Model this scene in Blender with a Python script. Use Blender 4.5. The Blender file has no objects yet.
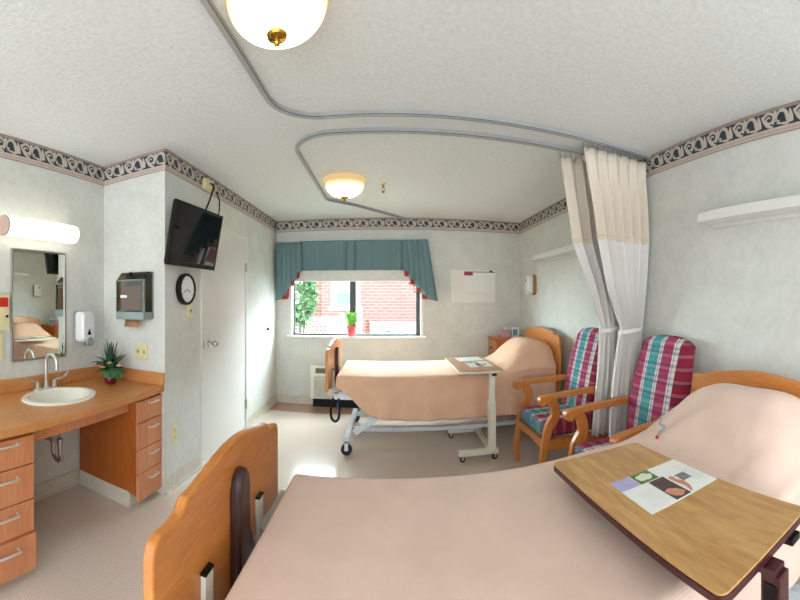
import bpy, bmesh, math, random
from mathutils import Vector, Matrix
random.seed(7)
SC = bpy.context.scene
COL = SC.collection
PI = math.pi
sin, cos = math.sin, math.cos

# ------------------------------------------------------------------ helpers
def lin(c):
    out = []
    for v in c:
        v /= 255.0
        out.append(v / 12.92 if v <= .04045 else ((v + .055) / 1.055) ** 2.4)
    return (out[0], out[1], out[2], 1.0)

class G:
    """collects shapes into one mesh"""
    def __init__(s):
        s.v = []; s.f = []; s.m = []
    def add(s, verts, faces, mi=0):
        o = len(s.v)
        s.v += [Vector(v) for v in verts]
        for f in faces:
            s.f.append([i + o for i in f]); s.m.append(mi)
        return s
    def box(s, x0, x1, y0, y1, z0, z1, mi=0):
        v = [(x, y, z) for x in (x0, x1) for y in (y0, y1) for z in (z0, z1)]
        return s.add(v, [(0, 1, 3, 2), (4, 6, 7, 5), (0, 4, 5, 1), (2, 3, 7, 6), (0, 2, 6, 4), (1, 5, 7, 3)], mi)
    def obox(s, c, u, v, w, mi=0):
        """oriented box, half vectors u v w"""
        c, u, v, w = map(Vector, (c, u, v, w))
        P = [c + a * u + b * v + d * w for a in (-1, 1) for b in (-1, 1) for d in (-1, 1)]
        return s.add(P, [(0, 1, 3, 2), (4, 6, 7, 5), (0, 4, 5, 1), (2, 3, 7, 6), (0, 2, 6, 4), (1, 5, 7, 3)], mi)
    def prism(s, pts, plane, a0, a1, mi=0):
        """2D outline extruded: plane 'xz' extrudes along y, 'yz' along x, 'xy' along z"""
        def P(p, a):
            if plane == 'xz': return (p[0], a, p[1])
            if plane == 'yz': return (a, p[0], p[1])
            return (p[0], p[1], a)
        n = len(pts)
        v = [P(p, a0) for p in pts] + [P(p, a1) for p in pts]
        f = [list(range(n)), list(range(2 * n - 1, n - 1, -1))]
        f += [(i, (i + 1) % n + 0, (i + 1) % n + n, i + n) for i in range(n)]
        return s.add(v, f, mi)
    def rings(s, rings, caps=True, closed=True, mi=0):
        n = len(rings[0]); v = []; f = []
        for r in rings: v += list(r)
        for k in range(len(rings) - 1):
            for i in range(n if closed else n - 1):
                j = (i + 1) % n
                f.append((k * n + i, k * n + j, (k + 1) * n + j, (k + 1) * n + i))
        if caps:
            f.append(list(range(n - 1, -1, -1)))
            f.append([(len(rings) - 1) * n + i for i in range(n)])
        return s.add(v, f, mi)
    def sweep(s, pts, section, up=(0, 0, 1), mi=0, scale=None):
        """section: list of (side, up) offsets swept along pts"""
        pts = [Vector(p) for p in pts]; R = []
        for i, p in enumerate(pts):
            a = pts[max(0, i - 1)]; b = pts[min(len(pts) - 1, i + 1)]
            t = (b - a).normalized(); u = Vector(up)
            sd = t.cross(u)
            if sd.length < 1e-4: sd = t.cross(Vector((1, 0, 0)))
            sd.normalize(); u = sd.cross(t).normalized()
            k = scale[i] if scale else 1
            if isinstance(k, (int, float)): k = (k, k)
            R.append([p + sd * (q[0] * k[0]) + u * (q[1] * k[1]) for q in section])
        return s.rings(R, mi=mi)
    def tube(s, pts, r, n=10, mi=0, up=(0, 0, 1)):
        sec = [(r * cos(2 * PI * i / n), r * sin(2 * PI * i / n)) for i in range(n)]
        return s.sweep(pts, sec, up, mi)
    def cyl(s, p0, p1, r, n=20, mi=0, r1=None):
        p0, p1 = Vector(p0), Vector(p1); t = (p1 - p0).normalized()
        a = t.orthogonal().normalized(); b = t.cross(a)
        r1 = r if r1 is None else r1
        R = [[p + (a * cos(2 * PI * i / n) + b * sin(2 * PI * i / n)) * q for i in range(n)] for p, q in ((p0, r), (p1, r1))]
        return s.rings(R, mi=mi)
    def lathe(s, prof, c=(0, 0, 0), n=32, mi=0, sx=1, sy=1):
        c = Vector(c)
        R = [[c + Vector((r * cos(2 * PI * i / n) * sx, r * sin(2 * PI * i / n) * sy, z)) for i in range(n)] for r, z in prof]
        return s.rings(R, mi=mi)
    def ball(s, c, r, n=12, m=8, mi=0, sc=(1, 1, 1)):
        c = Vector(c)
        R = []
        for k in range(m + 1):
            th = PI * k / m; q = max(1e-4, sin(th))
            R.append([c + Vector((r * q * cos(2 * PI * i / n) * sc[0], r * q * sin(2 * PI * i / n) * sc[1], -r * cos(th) * sc[2])) for i in range(n)])
        return s.rings(R, mi=mi)
    def grid(s, rows, mi=0):
        return s.rings(rows, caps=False, closed=False, mi=mi)

def obj(name, g, mats, root=None, parent=None, bevel=0, seg=2, smooth=35, solid=0, subd=0):
    """one mesh object; root is the Empty whose location is the local origin"""
    L = Vector(root.location) if root is not None else Vector((0, 0, 0))
    if not isinstance(mats, (list, tuple)): mats = [mats]
    me = bpy.data.meshes.new(name)
    me.from_pydata([tuple(v - L) for v in g.v], [], g.f)
    for m in mats: me.materials.append(m)
    for p, mi in zip(me.polygons, g.m): p.material_index = mi
    bm = bmesh.new(); bm.from_mesh(me)
    bmesh.ops.recalc_face_normals(bm, faces=bm.faces)
    bm.to_mesh(me); bm.free()
    me.update()
    if smooth:
        for p in me.polygons: p.use_smooth = True
        me.set_sharp_from_angle(angle=math.radians(smooth))
    o = bpy.data.objects.new(name, me); COL.objects.link(o)
    if parent is not None or root is not None: o.parent = parent if parent is not None else root
    if bevel:
        b = o.modifiers.new('bevel', 'BEVEL'); b.width = bevel; b.segments = seg; b.limit_method = 'ANGLE'
        b.angle_limit = math.radians(40); b.harden_normals = True
    if solid:
        b = o.modifiers.new('solid', 'SOLIDIFY'); b.thickness = solid; b.offset = -1
    if subd:
        b = o.modifiers.new('sub', 'SUBSURF'); b.levels = subd; b.render_levels = subd
    return o

def tag(o, label, cat, group=None):
    o['label'] = label; o['category'] = cat
    if group: o['group'] = group
    return o
def thing(name, loc, label, cat, group=None):
    o = bpy.data.objects.new(name, None); COL.objects.link(o); o.location = loc
    o.empty_display_size = .1
    return tag(o, label, cat, group)
def struct(name, g, m, bevel=0, smooth=35):
    o = obj(name, g, m, bevel=bevel, smooth=smooth); o['kind'] = 'structure'; return o
def sroot(name, loc):
    o = bpy.data.objects.new(name, None); COL.objects.link(o); o.location = loc; o['kind'] = 'structure'; return o
def copy_tree(o, loc=None, parent=None):
    c = o.copy(); COL.objects.link(c)
    if parent is not None: c.parent = parent
    if loc is not None: c.location = loc
    for ch in list(o.children): copy_tree(ch, None, c)
    return c
def smooths(t):
    t = max(0., min(1., t)); return t * t * (3 - 2 * t)
def interp(tab, x):
    if x <= tab[0][0]: return tab[0][1]
    for (a, b), (c, d) in zip(tab, tab[1:]):
        if x <= c: return b + (d - b) * (x - a) / (c - a)
    return tab[-1][1]
def bez(P, n=12):
    """Catmull-Rom through points"""
    P = [Vector(p) for p in P]; out = []
    for i in range(len(P) - 1):
        p0 = P[max(0, i - 1)]; p1 = P[i]; p2 = P[i + 1]; p3 = P[min(len(P) - 1, i + 2)]
        for k in range(n):
            t = k / n
            out.append(.5 * ((2 * p1) + (p2 - p0) * t + (2 * p0 - 5 * p1 + 4 * p2 - p3) * t * t + (3 * p1 - p0 - 3 * p2 + p3) * t ** 3))
    out.append(P[-1]); return out

# ------------------------------------------------------------------ materials
class NT:
    def __init__(s, name):
        s.m = bpy.data.materials.new(name); s.m.use_nodes = True
        s.t = s.m.node_tree; s.b = s.t.nodes['Principled BSDF']; s.out = s.t.nodes['Material Output']
    def n(s, typ, **kw):
        x = s.t.nodes.new(typ)
        for k, v in kw.items():
            if k in x.inputs: x.inputs[k].default_value = v
            else: setattr(x, k, v)
        return x
    def l(s, a, b): s.t.links.new(a, b)
    def coord(s, scale=(1, 1, 1), rot=(0, 0, 0)):
        tc = s.n('ShaderNodeTexCoord'); mp = s.n('ShaderNodeMapping')
        mp.inputs['Scale'].default_value = scale; mp.inputs['Rotation'].default_value = rot
        s.l(tc.outputs['Object'], mp.inputs['Vector']); return mp.outputs['Vector']
    def ramp(s, fac, stops, interp='LINEAR'):
        r = s.n('ShaderNodeValToRGB'); r.color_ramp.interpolation = interp
        e = r.color_ramp.elements
        e.remove(e[1]); e[0].position = stops[0][0]; e[0].color = stops[0][1]
        for p, c in stops[1:]:
            q = e.new(p); q.color = c
        s.l(fac, r.inputs['Fac']); return r.outputs['Color']
    def noise(s, vec, scale, detail=3, rough=.5):
        x = s.n('ShaderNodeTexNoise'); x.inputs['Scale'].default_value = scale
        x.inputs['Detail'].default_value = detail; x.inputs['Roughness'].default_value = rough
        s.l(vec, x.inputs['Vector']); return x.outputs['Fac']
    def bump(s, h, strength, dist=.01):
        b = s.n('ShaderNodeBump'); b.inputs['Strength'].default_value = strength; b.inputs['Distance'].default_value = dist
        s.l(h, b.inputs['Height']); s.l(b.outputs['Normal'], s.b.inputs['Normal'])
    def mix(s, fac, a, b, mode='MIX'):
        x = s.n('ShaderNodeMix', data_type='RGBA', blend_type=mode)
        for sock, v in ((x.inputs[0], fac), (x.inputs[6], a), (x.inputs[7], b)):
            if hasattr(v, 'is_linked'): s.l(v, sock)
            else: sock.default_value = v
        return x.outputs[2]
    def math(s, op, a, b=0.):
        x = s.n('ShaderNodeMath', operation=op)
        for sock, v in ((x.inputs[0], a), (x.inputs[1], b)):
            if hasattr(v, 'is_linked'): s.l(v, sock)
            else: sock.default_value = v
        return x.outputs[0]

def flat(name, c, rough=.5, metal=0., spec=.5, var=.06, scale=18, emit=0, coat=0):
    k = NT(name); v = k.coord(); c = lin(c)
    f = k.noise(v, scale)
    lo = tuple(x * (1 - var) for x in c[:3]) + (1,); hi = tuple(min(1, x * (1 + var)) for x in c[:3]) + (1,)
    col = k.ramp(f, [(.3, lo), (.7, hi)])
    k.l(col, k.b.inputs['Base Color'])
    k.b.inputs['Roughness'].default_value = rough; k.b.inputs['Metallic'].default_value = metal
    k.b.inputs['Specular IOR Level'].default_value = spec
    k.b.inputs['Coat Weight'].default_value = coat
    if emit:
        k.b.inputs['Emission Color'].default_value = c; k.b.inputs['Emission Strength'].default_value = emit
    return k.m

def wood(name, a, b, stretch, rough=.35, ring=7, bump=.05, coat=.15):
    """stretch: mapping scale per axis; the small one runs along the grain"""
    k = NT(name); v = k.coord(stretch)
    n1 = k.noise(v, 1.0, 4, .6)
    w = k.n('ShaderNodeTexNoise'); w.inputs['Scale'].default_value = ring; w.inputs['Detail'].default_value = 5
    w.inputs['Distortion'].default_value = .6
    k.l(v, w.inputs['Vector'])
    f = k.math('ADD', k.math('MULTIPLY', n1, .5), k.math('MULTIPLY', w.outputs['Fac'], .5))
    col = k.ramp(f, [(.34, lin(b)), (.5, tuple((x + y) / 2 for x, y in zip(lin(a), lin(b)))), (.64, lin(a))])
    k.l(col, k.b.inputs['Base Color']); k.b.inputs['Roughness'].default_value = rough
    k.b.inputs['Coat Weight'].default_value = coat; k.b.inputs['Coat Roughness'].default_value = .2
    k.bump(f, bump, .005); return k.m

def wallpaper(name, c, c2):
    k = NT(name); v = k.coord()
    n1 = k.noise(v, 5, 6, .65); n2 = k.noise(v, 26, 4, .6)
    f = k.math('ADD', k.math('MULTIPLY', n1, .6), k.math('MULTIPLY', n2, .4))
    k.l(k.ramp(f, [(.36, lin(c2)), (.62, lin(c))]), k.b.inputs['Base Color'])
    k.b.inputs['Roughness'].default_value = .55; k.b.inputs['Specular IOR Level'].default_value = .3
    k.bump(k.noise(v, 90, 4), .12, .004); return k.m

def ceiling_mat():
    k = NT('stucco_ceiling'); v = k.coord()
    vo = k.n('ShaderNodeTexVoronoi'); vo.inputs['Scale'].default_value = 85; vo.feature = 'SMOOTH_F1'
    k.l(v, vo.inputs['Vector'])
    n = k.noise(v, 48, 5, .6)
    h = k.math('ADD', k.math('MULTIPLY', vo.outputs['Distance'], .6), n)
    k.l(k.ramp(n, [(.3, lin((222, 226, 225))), (.7, lin((236, 240, 239)))]), k.b.inputs['Base Color'])
    k.b.inputs['Roughness'].default_value = .8; k.b.inputs['Specular IOR Level'].default_value = .15
    k.bump(h, .30, .007); return k.m

def floor_mat():
    k = NT('speckled_vinyl_floor'); v = k.coord()
    n1 = k.noise(v, 150, 3, .7); n2 = k.noise(v, 3, 4)
    base = k.ramp(n1, [(.3, lin((190, 168, 152))), (.5, lin((211, 194, 180))), (.7, lin((225, 212, 199)))])
    base = k.mix(k.ramp(n2, [(.3, (0, 0, 0, 1)), (.7, (.15, .15, .15, 1))]), base, lin((202, 182, 170)))
    br = k.n('ShaderNodeTexBrick'); br.offset = 0; br.inputs['Scale'].default_value = 1
    br.inputs['Mortar Size'].default_value = .0012; br.inputs['Brick Width'].default_value = .305; br.inputs['Row Height'].default_value = .305
    k.l(v, br.inputs['Vector'])
    sx = k.n('ShaderNodeSeparateXYZ'); k.l(v, sx.inputs[0])
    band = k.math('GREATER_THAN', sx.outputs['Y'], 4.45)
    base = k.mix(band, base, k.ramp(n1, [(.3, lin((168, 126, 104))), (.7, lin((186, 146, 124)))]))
    base = k.mix(k.math('MULTIPLY', br.outputs['Fac'], .22), base, lin((150, 128, 116)))
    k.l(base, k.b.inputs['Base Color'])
    rr = k.ramp(k.noise(v, 6, 3), [(.3, (.13, .13, .13, 1)), (.7, (.17, .17, .17, 1))])
    k.l(rr, k.b.inputs['Roughness']); k.b.inputs['Specular IOR Level'].default_value = .6; k.b.inputs['Coat Weight'].default_value = .5; k.b.inputs['Coat Roughness'].default_value = .12
    k.bump(k.noise(v, 4, 1), .008, .01); return k.m

def fabric(name, c, weave=260, strength=.35, rough=.9, var=.05, sheen=.2, trans=0):
    k = NT(name); v = k.coord(); c = lin(c)
    w1 = k.n('ShaderNodeTexWave', bands_direction='X'); w2 = k.n('ShaderNodeTexWave', bands_direction='Y')
    for w in (w1, w2):
        w.inputs['Scale'].default_value = weave / 20; w.inputs['Distortion'].default_value = .6
        w.inputs['Detail'].default_value = 1; w.inputs['Detail Scale'].default_value = 3
        k.l(v, w.inputs['Vector'])
    h = k.math('MULTIPLY', w1.outputs['Fac'], w2.outputs['Fac'])
    f = k.noise(v, 7, 4)
    lo = tuple(x * (1 - var) for x in c[:3]) + (1,); hi = tuple(min(1, x * (1 + var)) for x in c[:3]) + (1,)
    col = k.ramp(f, [(.3, lo), (.7, hi)])
    col = k.mix(k.math('MULTIPLY', h, .10), col, tuple(x * .72 for x in c[:3]) + (1,))
    k.l(col, k.b.inputs['Base Color']); k.b.inputs['Roughness'].default_value = rough
    k.b.inputs['Sheen Weight'].default_value = sheen; k.b.inputs['Specular IOR Level'].default_value = .2
    k.bump(h, strength, .003)
    if trans:
        tb = k.n('ShaderNodeBsdfTranslucent'); k.l(col, tb.inputs['Color'])
        mx_ = k.n('ShaderNodeMixShader'); mx_.inputs[0].default_value = trans
        k.l(k.b.outputs[0], mx_.inputs[1]); k.l(tb.outputs[0], mx_.inputs[2]); k.l(mx_.outputs[0], k.out.inputs[0])
    return k.m

def plaid(name, cross, half=.25):
    """woven stripes across local y, darker picks along the cross axis (0 x, 2 z)"""
    k = NT(name); v = k.coord()
    sx = k.n('ShaderNodeSeparateXYZ'); k.l(v, sx.inputs[0])
    u = k.math('ADD', k.math('MULTIPLY', sx.outputs['Y'], -.5 / half), .5)
    rose, wht, teal, mar, navy = lin((172, 62, 98)), lin((216, 208, 208)), lin((70, 160, 166)), lin((142, 36, 54)), lin((84, 70, 98))
    st = [(0, rose), (.235, navy), (.245, wht), (.275, navy), (.285, wht), (.32, navy), (.33, teal), (.485, navy), (.495, wht), (.525, navy),
          (.535, wht), (.565, navy), (.575, rose), (.735, navy), (.745, wht), (.775, navy), (.785, wht), (.84, mar)]
    base = k.ramp(u, st, 'CONSTANT')
    w = sx.outputs['XYZ'[cross]]
    c1 = k.math('SINE', k.math('MULTIPLY', w, 68.)); c2 = k.math('SINE', k.math('MULTIPLY', w, 173.)); 
    n = k.noise(v, 60, 3, .7)
    p = k.math('ADD', k.math('ADD', k.math('MULTIPLY', c1, .16), k.math('MULTIPLY', c2, .22)), k.math('MULTIPLY', n, 1.1))
    base = k.mix(k.ramp(p, [(.48, (0, 0, 0, 1)), (.85, (.5, .5, .5, 1))]), base, lin((70, 44, 74)), 'MIX')
    base = k.mix(k.ramp(k.math('SINE', k.math('MULTIPLY', w, 82.)), [(.55, (0, 0, 0, 1)), (.95, (.16, .16, .16, 1))]), base, lin((216, 196, 204)))
    if cross == 0:
        fr = k.math('LESS_THAN', sx.outputs['X'], -.30)
        tz = k.ramp(k.math('ADD', k.math('MULTIPLY', sx.outputs['Z'], 9.), k.math('MULTIPLY', n, .5)), [(.2, lin((52, 78, 104))), (.5, lin((60, 124, 140))), (.8, lin((70, 66, 98)))]) if False else k.ramp(n, [(.35, lin((44, 66, 96))), (.5, lin((62, 132, 146))), (.65, lin((150, 150, 164)))])
        base = k.mix(k.math('MULTIPLY', fr, .85), base, tz)
    k.l(base, k.b.inputs['Base Color']); k.b.inputs['Roughness'].default_value = .85
    k.b.inputs['Specular IOR Level'].default_value = .2
    k.bump(k.noise(v, 420, 2), .25, .002); return k.m

def glass_thin(name, tint=(235, 242, 242), gl=.06, tr=.9):
    k = NT(name)
    t = k.n('ShaderNodeBsdfTransparent'); t.inputs[0].default_value = lin(tint)
    g = k.n('ShaderNodeBsdfGlossy'); g.inputs['Roughness'].default_value = .03
    m = k.n('ShaderNodeMixShader'); m.inputs[0].default_value = gl
    k.l(t.outputs[0], m.inputs[1]); k.l(g.outputs[0], m.inputs[2]); k.l(m.outputs[0], k.out.inputs[0]); return k.m

def glow(name, c, strength, edge=None):
    """frosted lamp glass that gives off light, with edge its falloff is painted dimmer and warmer by height towards the rim"""
    k = NT(name); e = k.n('ShaderNodeEmission'); e.inputs['Strength'].default_value = strength
    v = k.coord(); 
    if edge:
        sx = k.n('ShaderNodeSeparateXYZ'); k.l(v, sx.inputs[0])
        f = k.math('ADD', k.math('MULTIPLY', sx.outputs['Z'], 1.0), k.math('MULTIPLY', k.noise(v, 9, 3), .03))
        k.l(k.ramp(f, edge), e.inputs['Color'])
    else:
        k.l(k.ramp(k.noise(v, 5), [(.2, lin(c)), (.8, lin(c))]), e.inputs['Color'])
    k.l(e.outputs[0], k.out.inputs[0]); return k.m

M = {}
M['wall'] = wallpaper('pale_mottled_wallpaper', (219, 220, 214), (204, 206, 199))
M['ceil'] = ceiling_mat()
M['floor'] = floor_mat()
M['base'] = flat('cream_vinyl_baseboard', (208, 201, 186), .45)
M['white'] = flat('white_paint', (226, 226, 222), .45, var=.02)
M['door'] = flat('off_white_door_paint', (222, 221, 216), .4, var=.02)
M['oak'] = wood('honey_oak_board', (208, 136, 66), (182, 106, 40), (14, 1.6, 14))
M['oakv'] = wood('honey_oak_frame', (206, 132, 62), (178, 104, 40), (9, 9, 3))
M['cab'] = wood('cherry_cabinet', (212, 144, 98), (192, 118, 74), (7, 7, 1.2), rough=.4, bump=.02)
M['cabin'] = wood('cherry_cabinet_side', (176, 96, 36), (154, 76, 22), (7, 7, 1.2), rough=.4, bump=.02)
M['counter'] = wood('orange_laminate', (208, 146, 88), (194, 128, 70), (5, 5, 5), rough=.32, bump=.01)
M['tabletop'] = wood('oak_laminate_top', (208, 164, 102), (168, 120, 64), (9, 1.5, 9), rough=.38, ring=5, bump=.02)
M['tabletop2'] = wood('light_oak_laminate_top', (198, 152, 108), (182, 132, 88), (9, 1.5, 9), rough=.4, ring=5, bump=.02)
M['maroon'] = flat('dark_maroon_metal', (66, 22, 26), .35, .1)
M['black'] = flat('black_plastic', (12, 12, 13), .5, spec=.25)
M['blacks'] = flat('glossy_black_screen', (4, 4, 6), .05, spec=.4)
M['brownp'] = flat('dark_brown_plastic', (52, 22, 16), .32)
M['steel'] = flat('brushed_steel', (178, 176, 170), .3, 1.)
M['chrome'] = flat('chrome', (206, 206, 206), .1, 1.)
M['pullm'] = flat('satin_nickel', (206, 204, 198), .35, .35)
M['fauc'] = flat('satin_chrome', (206, 204, 198), .25, .7)
M['brass'] = flat('brass', (196, 150, 64), .22, 1.)
M['beige'] = flat('beige_metal', (218, 212, 196), .4)
M['bedwhite'] = flat('white_bed_metal', (222, 226, 232), .35)
M['rubber'] = flat('black_rubber', (20, 20, 22), .6)
M['peach'] = fabric('peach_woven_blanket', (228, 186, 154), 900, .2)
M['pink'] = fabric('dusty_pink_woven_blanket', (226, 197, 180), 900, .25)
M['peachs'] = fabric('peach_mattress_cover', (208, 166, 138), 300, .1)
M['teal'] = fabric('teal_valance_cloth', (104, 132, 136), 160, .2)
M['redl'] = fabric('brick_red_lining', (168, 70, 74), 160, .2)
M['curt'] = fabric('white_curtain_cloth', (238, 234, 230), 200, .1, var=.02, trans=.08)
M['mesh'] = fabric('beige_mesh_header', (232, 220, 204), 420, .3, var=.03, trans=.08)
M['plaidb'] = plaid('plaid_backrest', 2)
M['plaids'] = plaid('plaid_seat', 0, .26)
M['cream'] = flat('cream_plate', (222, 212, 166), .4)
M['porc'] = flat('ivory_porcelain', (238, 234, 220), .15, spec=.6, var=.01)
M['trackm'] = flat('grey_aluminium', (168, 170, 170), .4, 0)
M['bronze'] = flat('dark_bronze_aluminium', (74, 74, 72), .45, .2)
M['blind'] = flat('white_roller_blind', (226, 226, 220), .7)
M['glass'] = glass_thin('window_glass')
M['mirror'] = flat('silvered_mirror', (226, 230, 224), .015, 1., var=.0)
M['smoke'] = glass_thin('smoked_clear_plastic', (176, 168, 152), .05)
M['paper'] = flat('brown_paper_roll', (176, 128, 92), .8)
M['greyp'] = flat('grey_plastic', (150, 154, 156), .4)
M['whitep'] = flat('white_plastic', (226, 228, 228), .3, var=.02)
M['page'] = flat('white_page', (236, 238, 232), .35, var=.01)
M['gold'] = flat('tan_gold_plastic', (168, 130, 74), .4)
M['leaf'] = flat('green_leaf', (62, 112, 66), .45, var=.35, scale=30)
M['leafd'] = flat('dark_green_leaf', (40, 78, 50), .45, var=.3, scale=30)
M['leafl'] = flat('light_green_leaf', (140, 190, 100), .5, var=.3, scale=30)
M['flower'] = flat('pink_petal', (226, 168, 142), .6)
M['vase'] = flat('dark_red_glaze', (96, 16, 26), .12, coat=.5)
M['foil'] = flat('red_foil', (226, 104, 110), .35, .0, var=.2)

# ------------------------------------------------------------------ room shell
XL, YB, XR, XS, YJ, ZC = -1.478, 4.85, 1.791, -2.068, 2.189, 2.44
YR = -1.7
T = .12
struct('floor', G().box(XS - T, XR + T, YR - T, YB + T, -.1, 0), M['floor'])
struct('ceiling', G().box(XS - T, XR + T, YR - T, YB + T, ZC, ZC + .1), M['ceil'])
struct('wall_right', G().box(XR, XR + T, YR - T, YB + T, 0, ZC), M['wall'])
struct('wall_alcove', G().box(XS - T, XS, YR - T, YJ + T, 0, ZC), M['wall'])
struct('wall_return', G().box(XS - T, XL - .1, YJ, YJ + T, 0, ZC), M['wall'])
DY0, DY1, DZ = 2.748, 3.722, 2.01
struct('wall_left', G().box(XL - .1, XL, YJ, DY0 - .03, 0, ZC).box(XL - .1, XL, DY1 + .03, YB, 0, ZC).box(XL - .1, XL, DY0 - .03, DY1 + .03, DZ + .03, ZC), M['wall'])
WX0, WX1, WZ0, WZ1 = -1.265, .438, .905, 1.80
struct('wall_back', G().box(XL - .1, WX0, YB, YB + T, 0, ZC).box(WX1, XR, YB, YB + T, 0, ZC).box(WX0, WX1, YB, YB + T, 0, WZ0).box(WX0, WX1, YB, YB + T, WZ1, ZC), M['wall'])

# baseboards
bh = .105
struct('baseboard_alcove', G().box(XS, XS + .008, YR, YJ, 0, bh).box(XS, XS + .018, YR, YJ, 0, .012), M['base'])
struct('baseboard_return', G().box(XS, XL, YJ - .008, YJ, 0, bh), M['base'])
struct('baseboard_left', G().box(XL, XL + .008, YJ, DY0 - .03, 0, bh).box(XL, XL + .02, YJ, DY0 - .03, 0, .012).box(XL, XL + .008, DY1 + .03, YB, 0, bh).box(XL, XL + .02, DY1 + .03, YB, 0, .012), M['base'])
struct('baseboard_back', G().box(XL, XR, YB - .008, YB, 0, bh).box(XL, XR, YB - .02, YB, 0, .012), M['base'])
struct('baseboard_right', G().box(XR - .008, XR, YR, YB, 0, bh), M['base'])

# door in the left wall
d = sroot('door_1', (XL, (DY0 + DY1) / 2, 0))
obj('door_panel', G().box(XL - .045, XL - .006, DY0, DY1, .008, DZ), M['door'], d, bevel=.002)
obj('door_frame', G().box(XL - .1, XL + .006, DY0 - .03, DY0 - .004, 0, DZ + .03).box(XL - .1, XL + .006, DY1 + .004, DY1 + .03, 0, DZ + .03).box(XL - .1, XL + .006, DY0 - .03, DY1 + .03, DZ + .004, DZ + .03), M['door'], d, bevel=.002)
ky, kz = DY0 + .13, .995
g = G().cyl((XL - .006, ky, kz), (XL + .004, ky, kz), .034).cyl((XL + .004, ky, kz), (XL + .035, ky, kz), .012)
g.ball((XL + .055, ky, kz), .03, 20, 12, sc=(.85, 1, 1))
obj('door_knob', g, M['chrome'], d)
obj('latch_plate', G().box(XL - .006, XL + .001, DY0 + .002, DY0 + .03, kz - .03, kz + .03), M['steel'], d)
for z in (.26, 1.72):
    obj('hinge', G().cyl((XL + .006, DY1 + .004, z - .05), (XL + .006, DY1 + .004, z + .05), .008).box(XL - .004, XL + .002, DY1 - .02, DY1 + .02, z - .045, z + .045), M['steel'], d)

# window in the back wall
w = sroot('window_1', ((WX0 + WX1) / 2, YB, WZ0))
cs = .03
g = G().box(WX0 - cs, WX0, YB - .012, YB + .02, WZ0 - cs, WZ1 + cs).box(WX1, WX1 + cs, YB - .012, YB + .02, WZ0 - cs, WZ1 + cs)
g.box(WX0 - cs, WX1 + cs, YB - .012, YB + .02, WZ1, WZ1 + cs)
g.box(WX0, WX0 + .008, YB, YB + T, WZ0, WZ1).box(WX1 - .008, WX1, YB, YB + T, WZ0, WZ1).box(WX0, WX1, YB, YB + T, WZ1 - .008, WZ1)
obj('window_casing', g, M['white'], w, bevel=.003)
obj('window_sill', G().box(WX0 - .06, WX1 + .06, YB - .06, YB + T, WZ0 - .035, WZ0), M['white'], w, bevel=.005)
fy0, fy1 = YB + .055, YB + .1
g = G().box(WX0 + .008, WX0 + .028, fy0, fy1, WZ0, WZ1).box(WX1 - .06, WX1 - .008, fy0, fy1, WZ0, WZ1)
g.box(WX0 + .008, WX1 - .008, fy0, fy1, WZ0, WZ0 + .022).box(WX0 + .008, WX1 - .008, fy0, fy1, WZ1 - .03, WZ1)
mx = -.452
g.box(mx - .038, mx + .038, fy0 - .012, fy1, WZ0, WZ1)
obj('window_frame', g, M['bronze'], w, bevel=.002)
obj('window_pane', G().box(WX0 + .02, mx - .02, YB + .078, YB + .082, WZ0 + .015, WZ1 - .01), M['glass'], w)
obj('window_pane', G().box(mx + .02, WX1 - .03, YB + .078, YB + .082, WZ0 + .015, WZ1 - .01), M['glass'], w)

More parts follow.
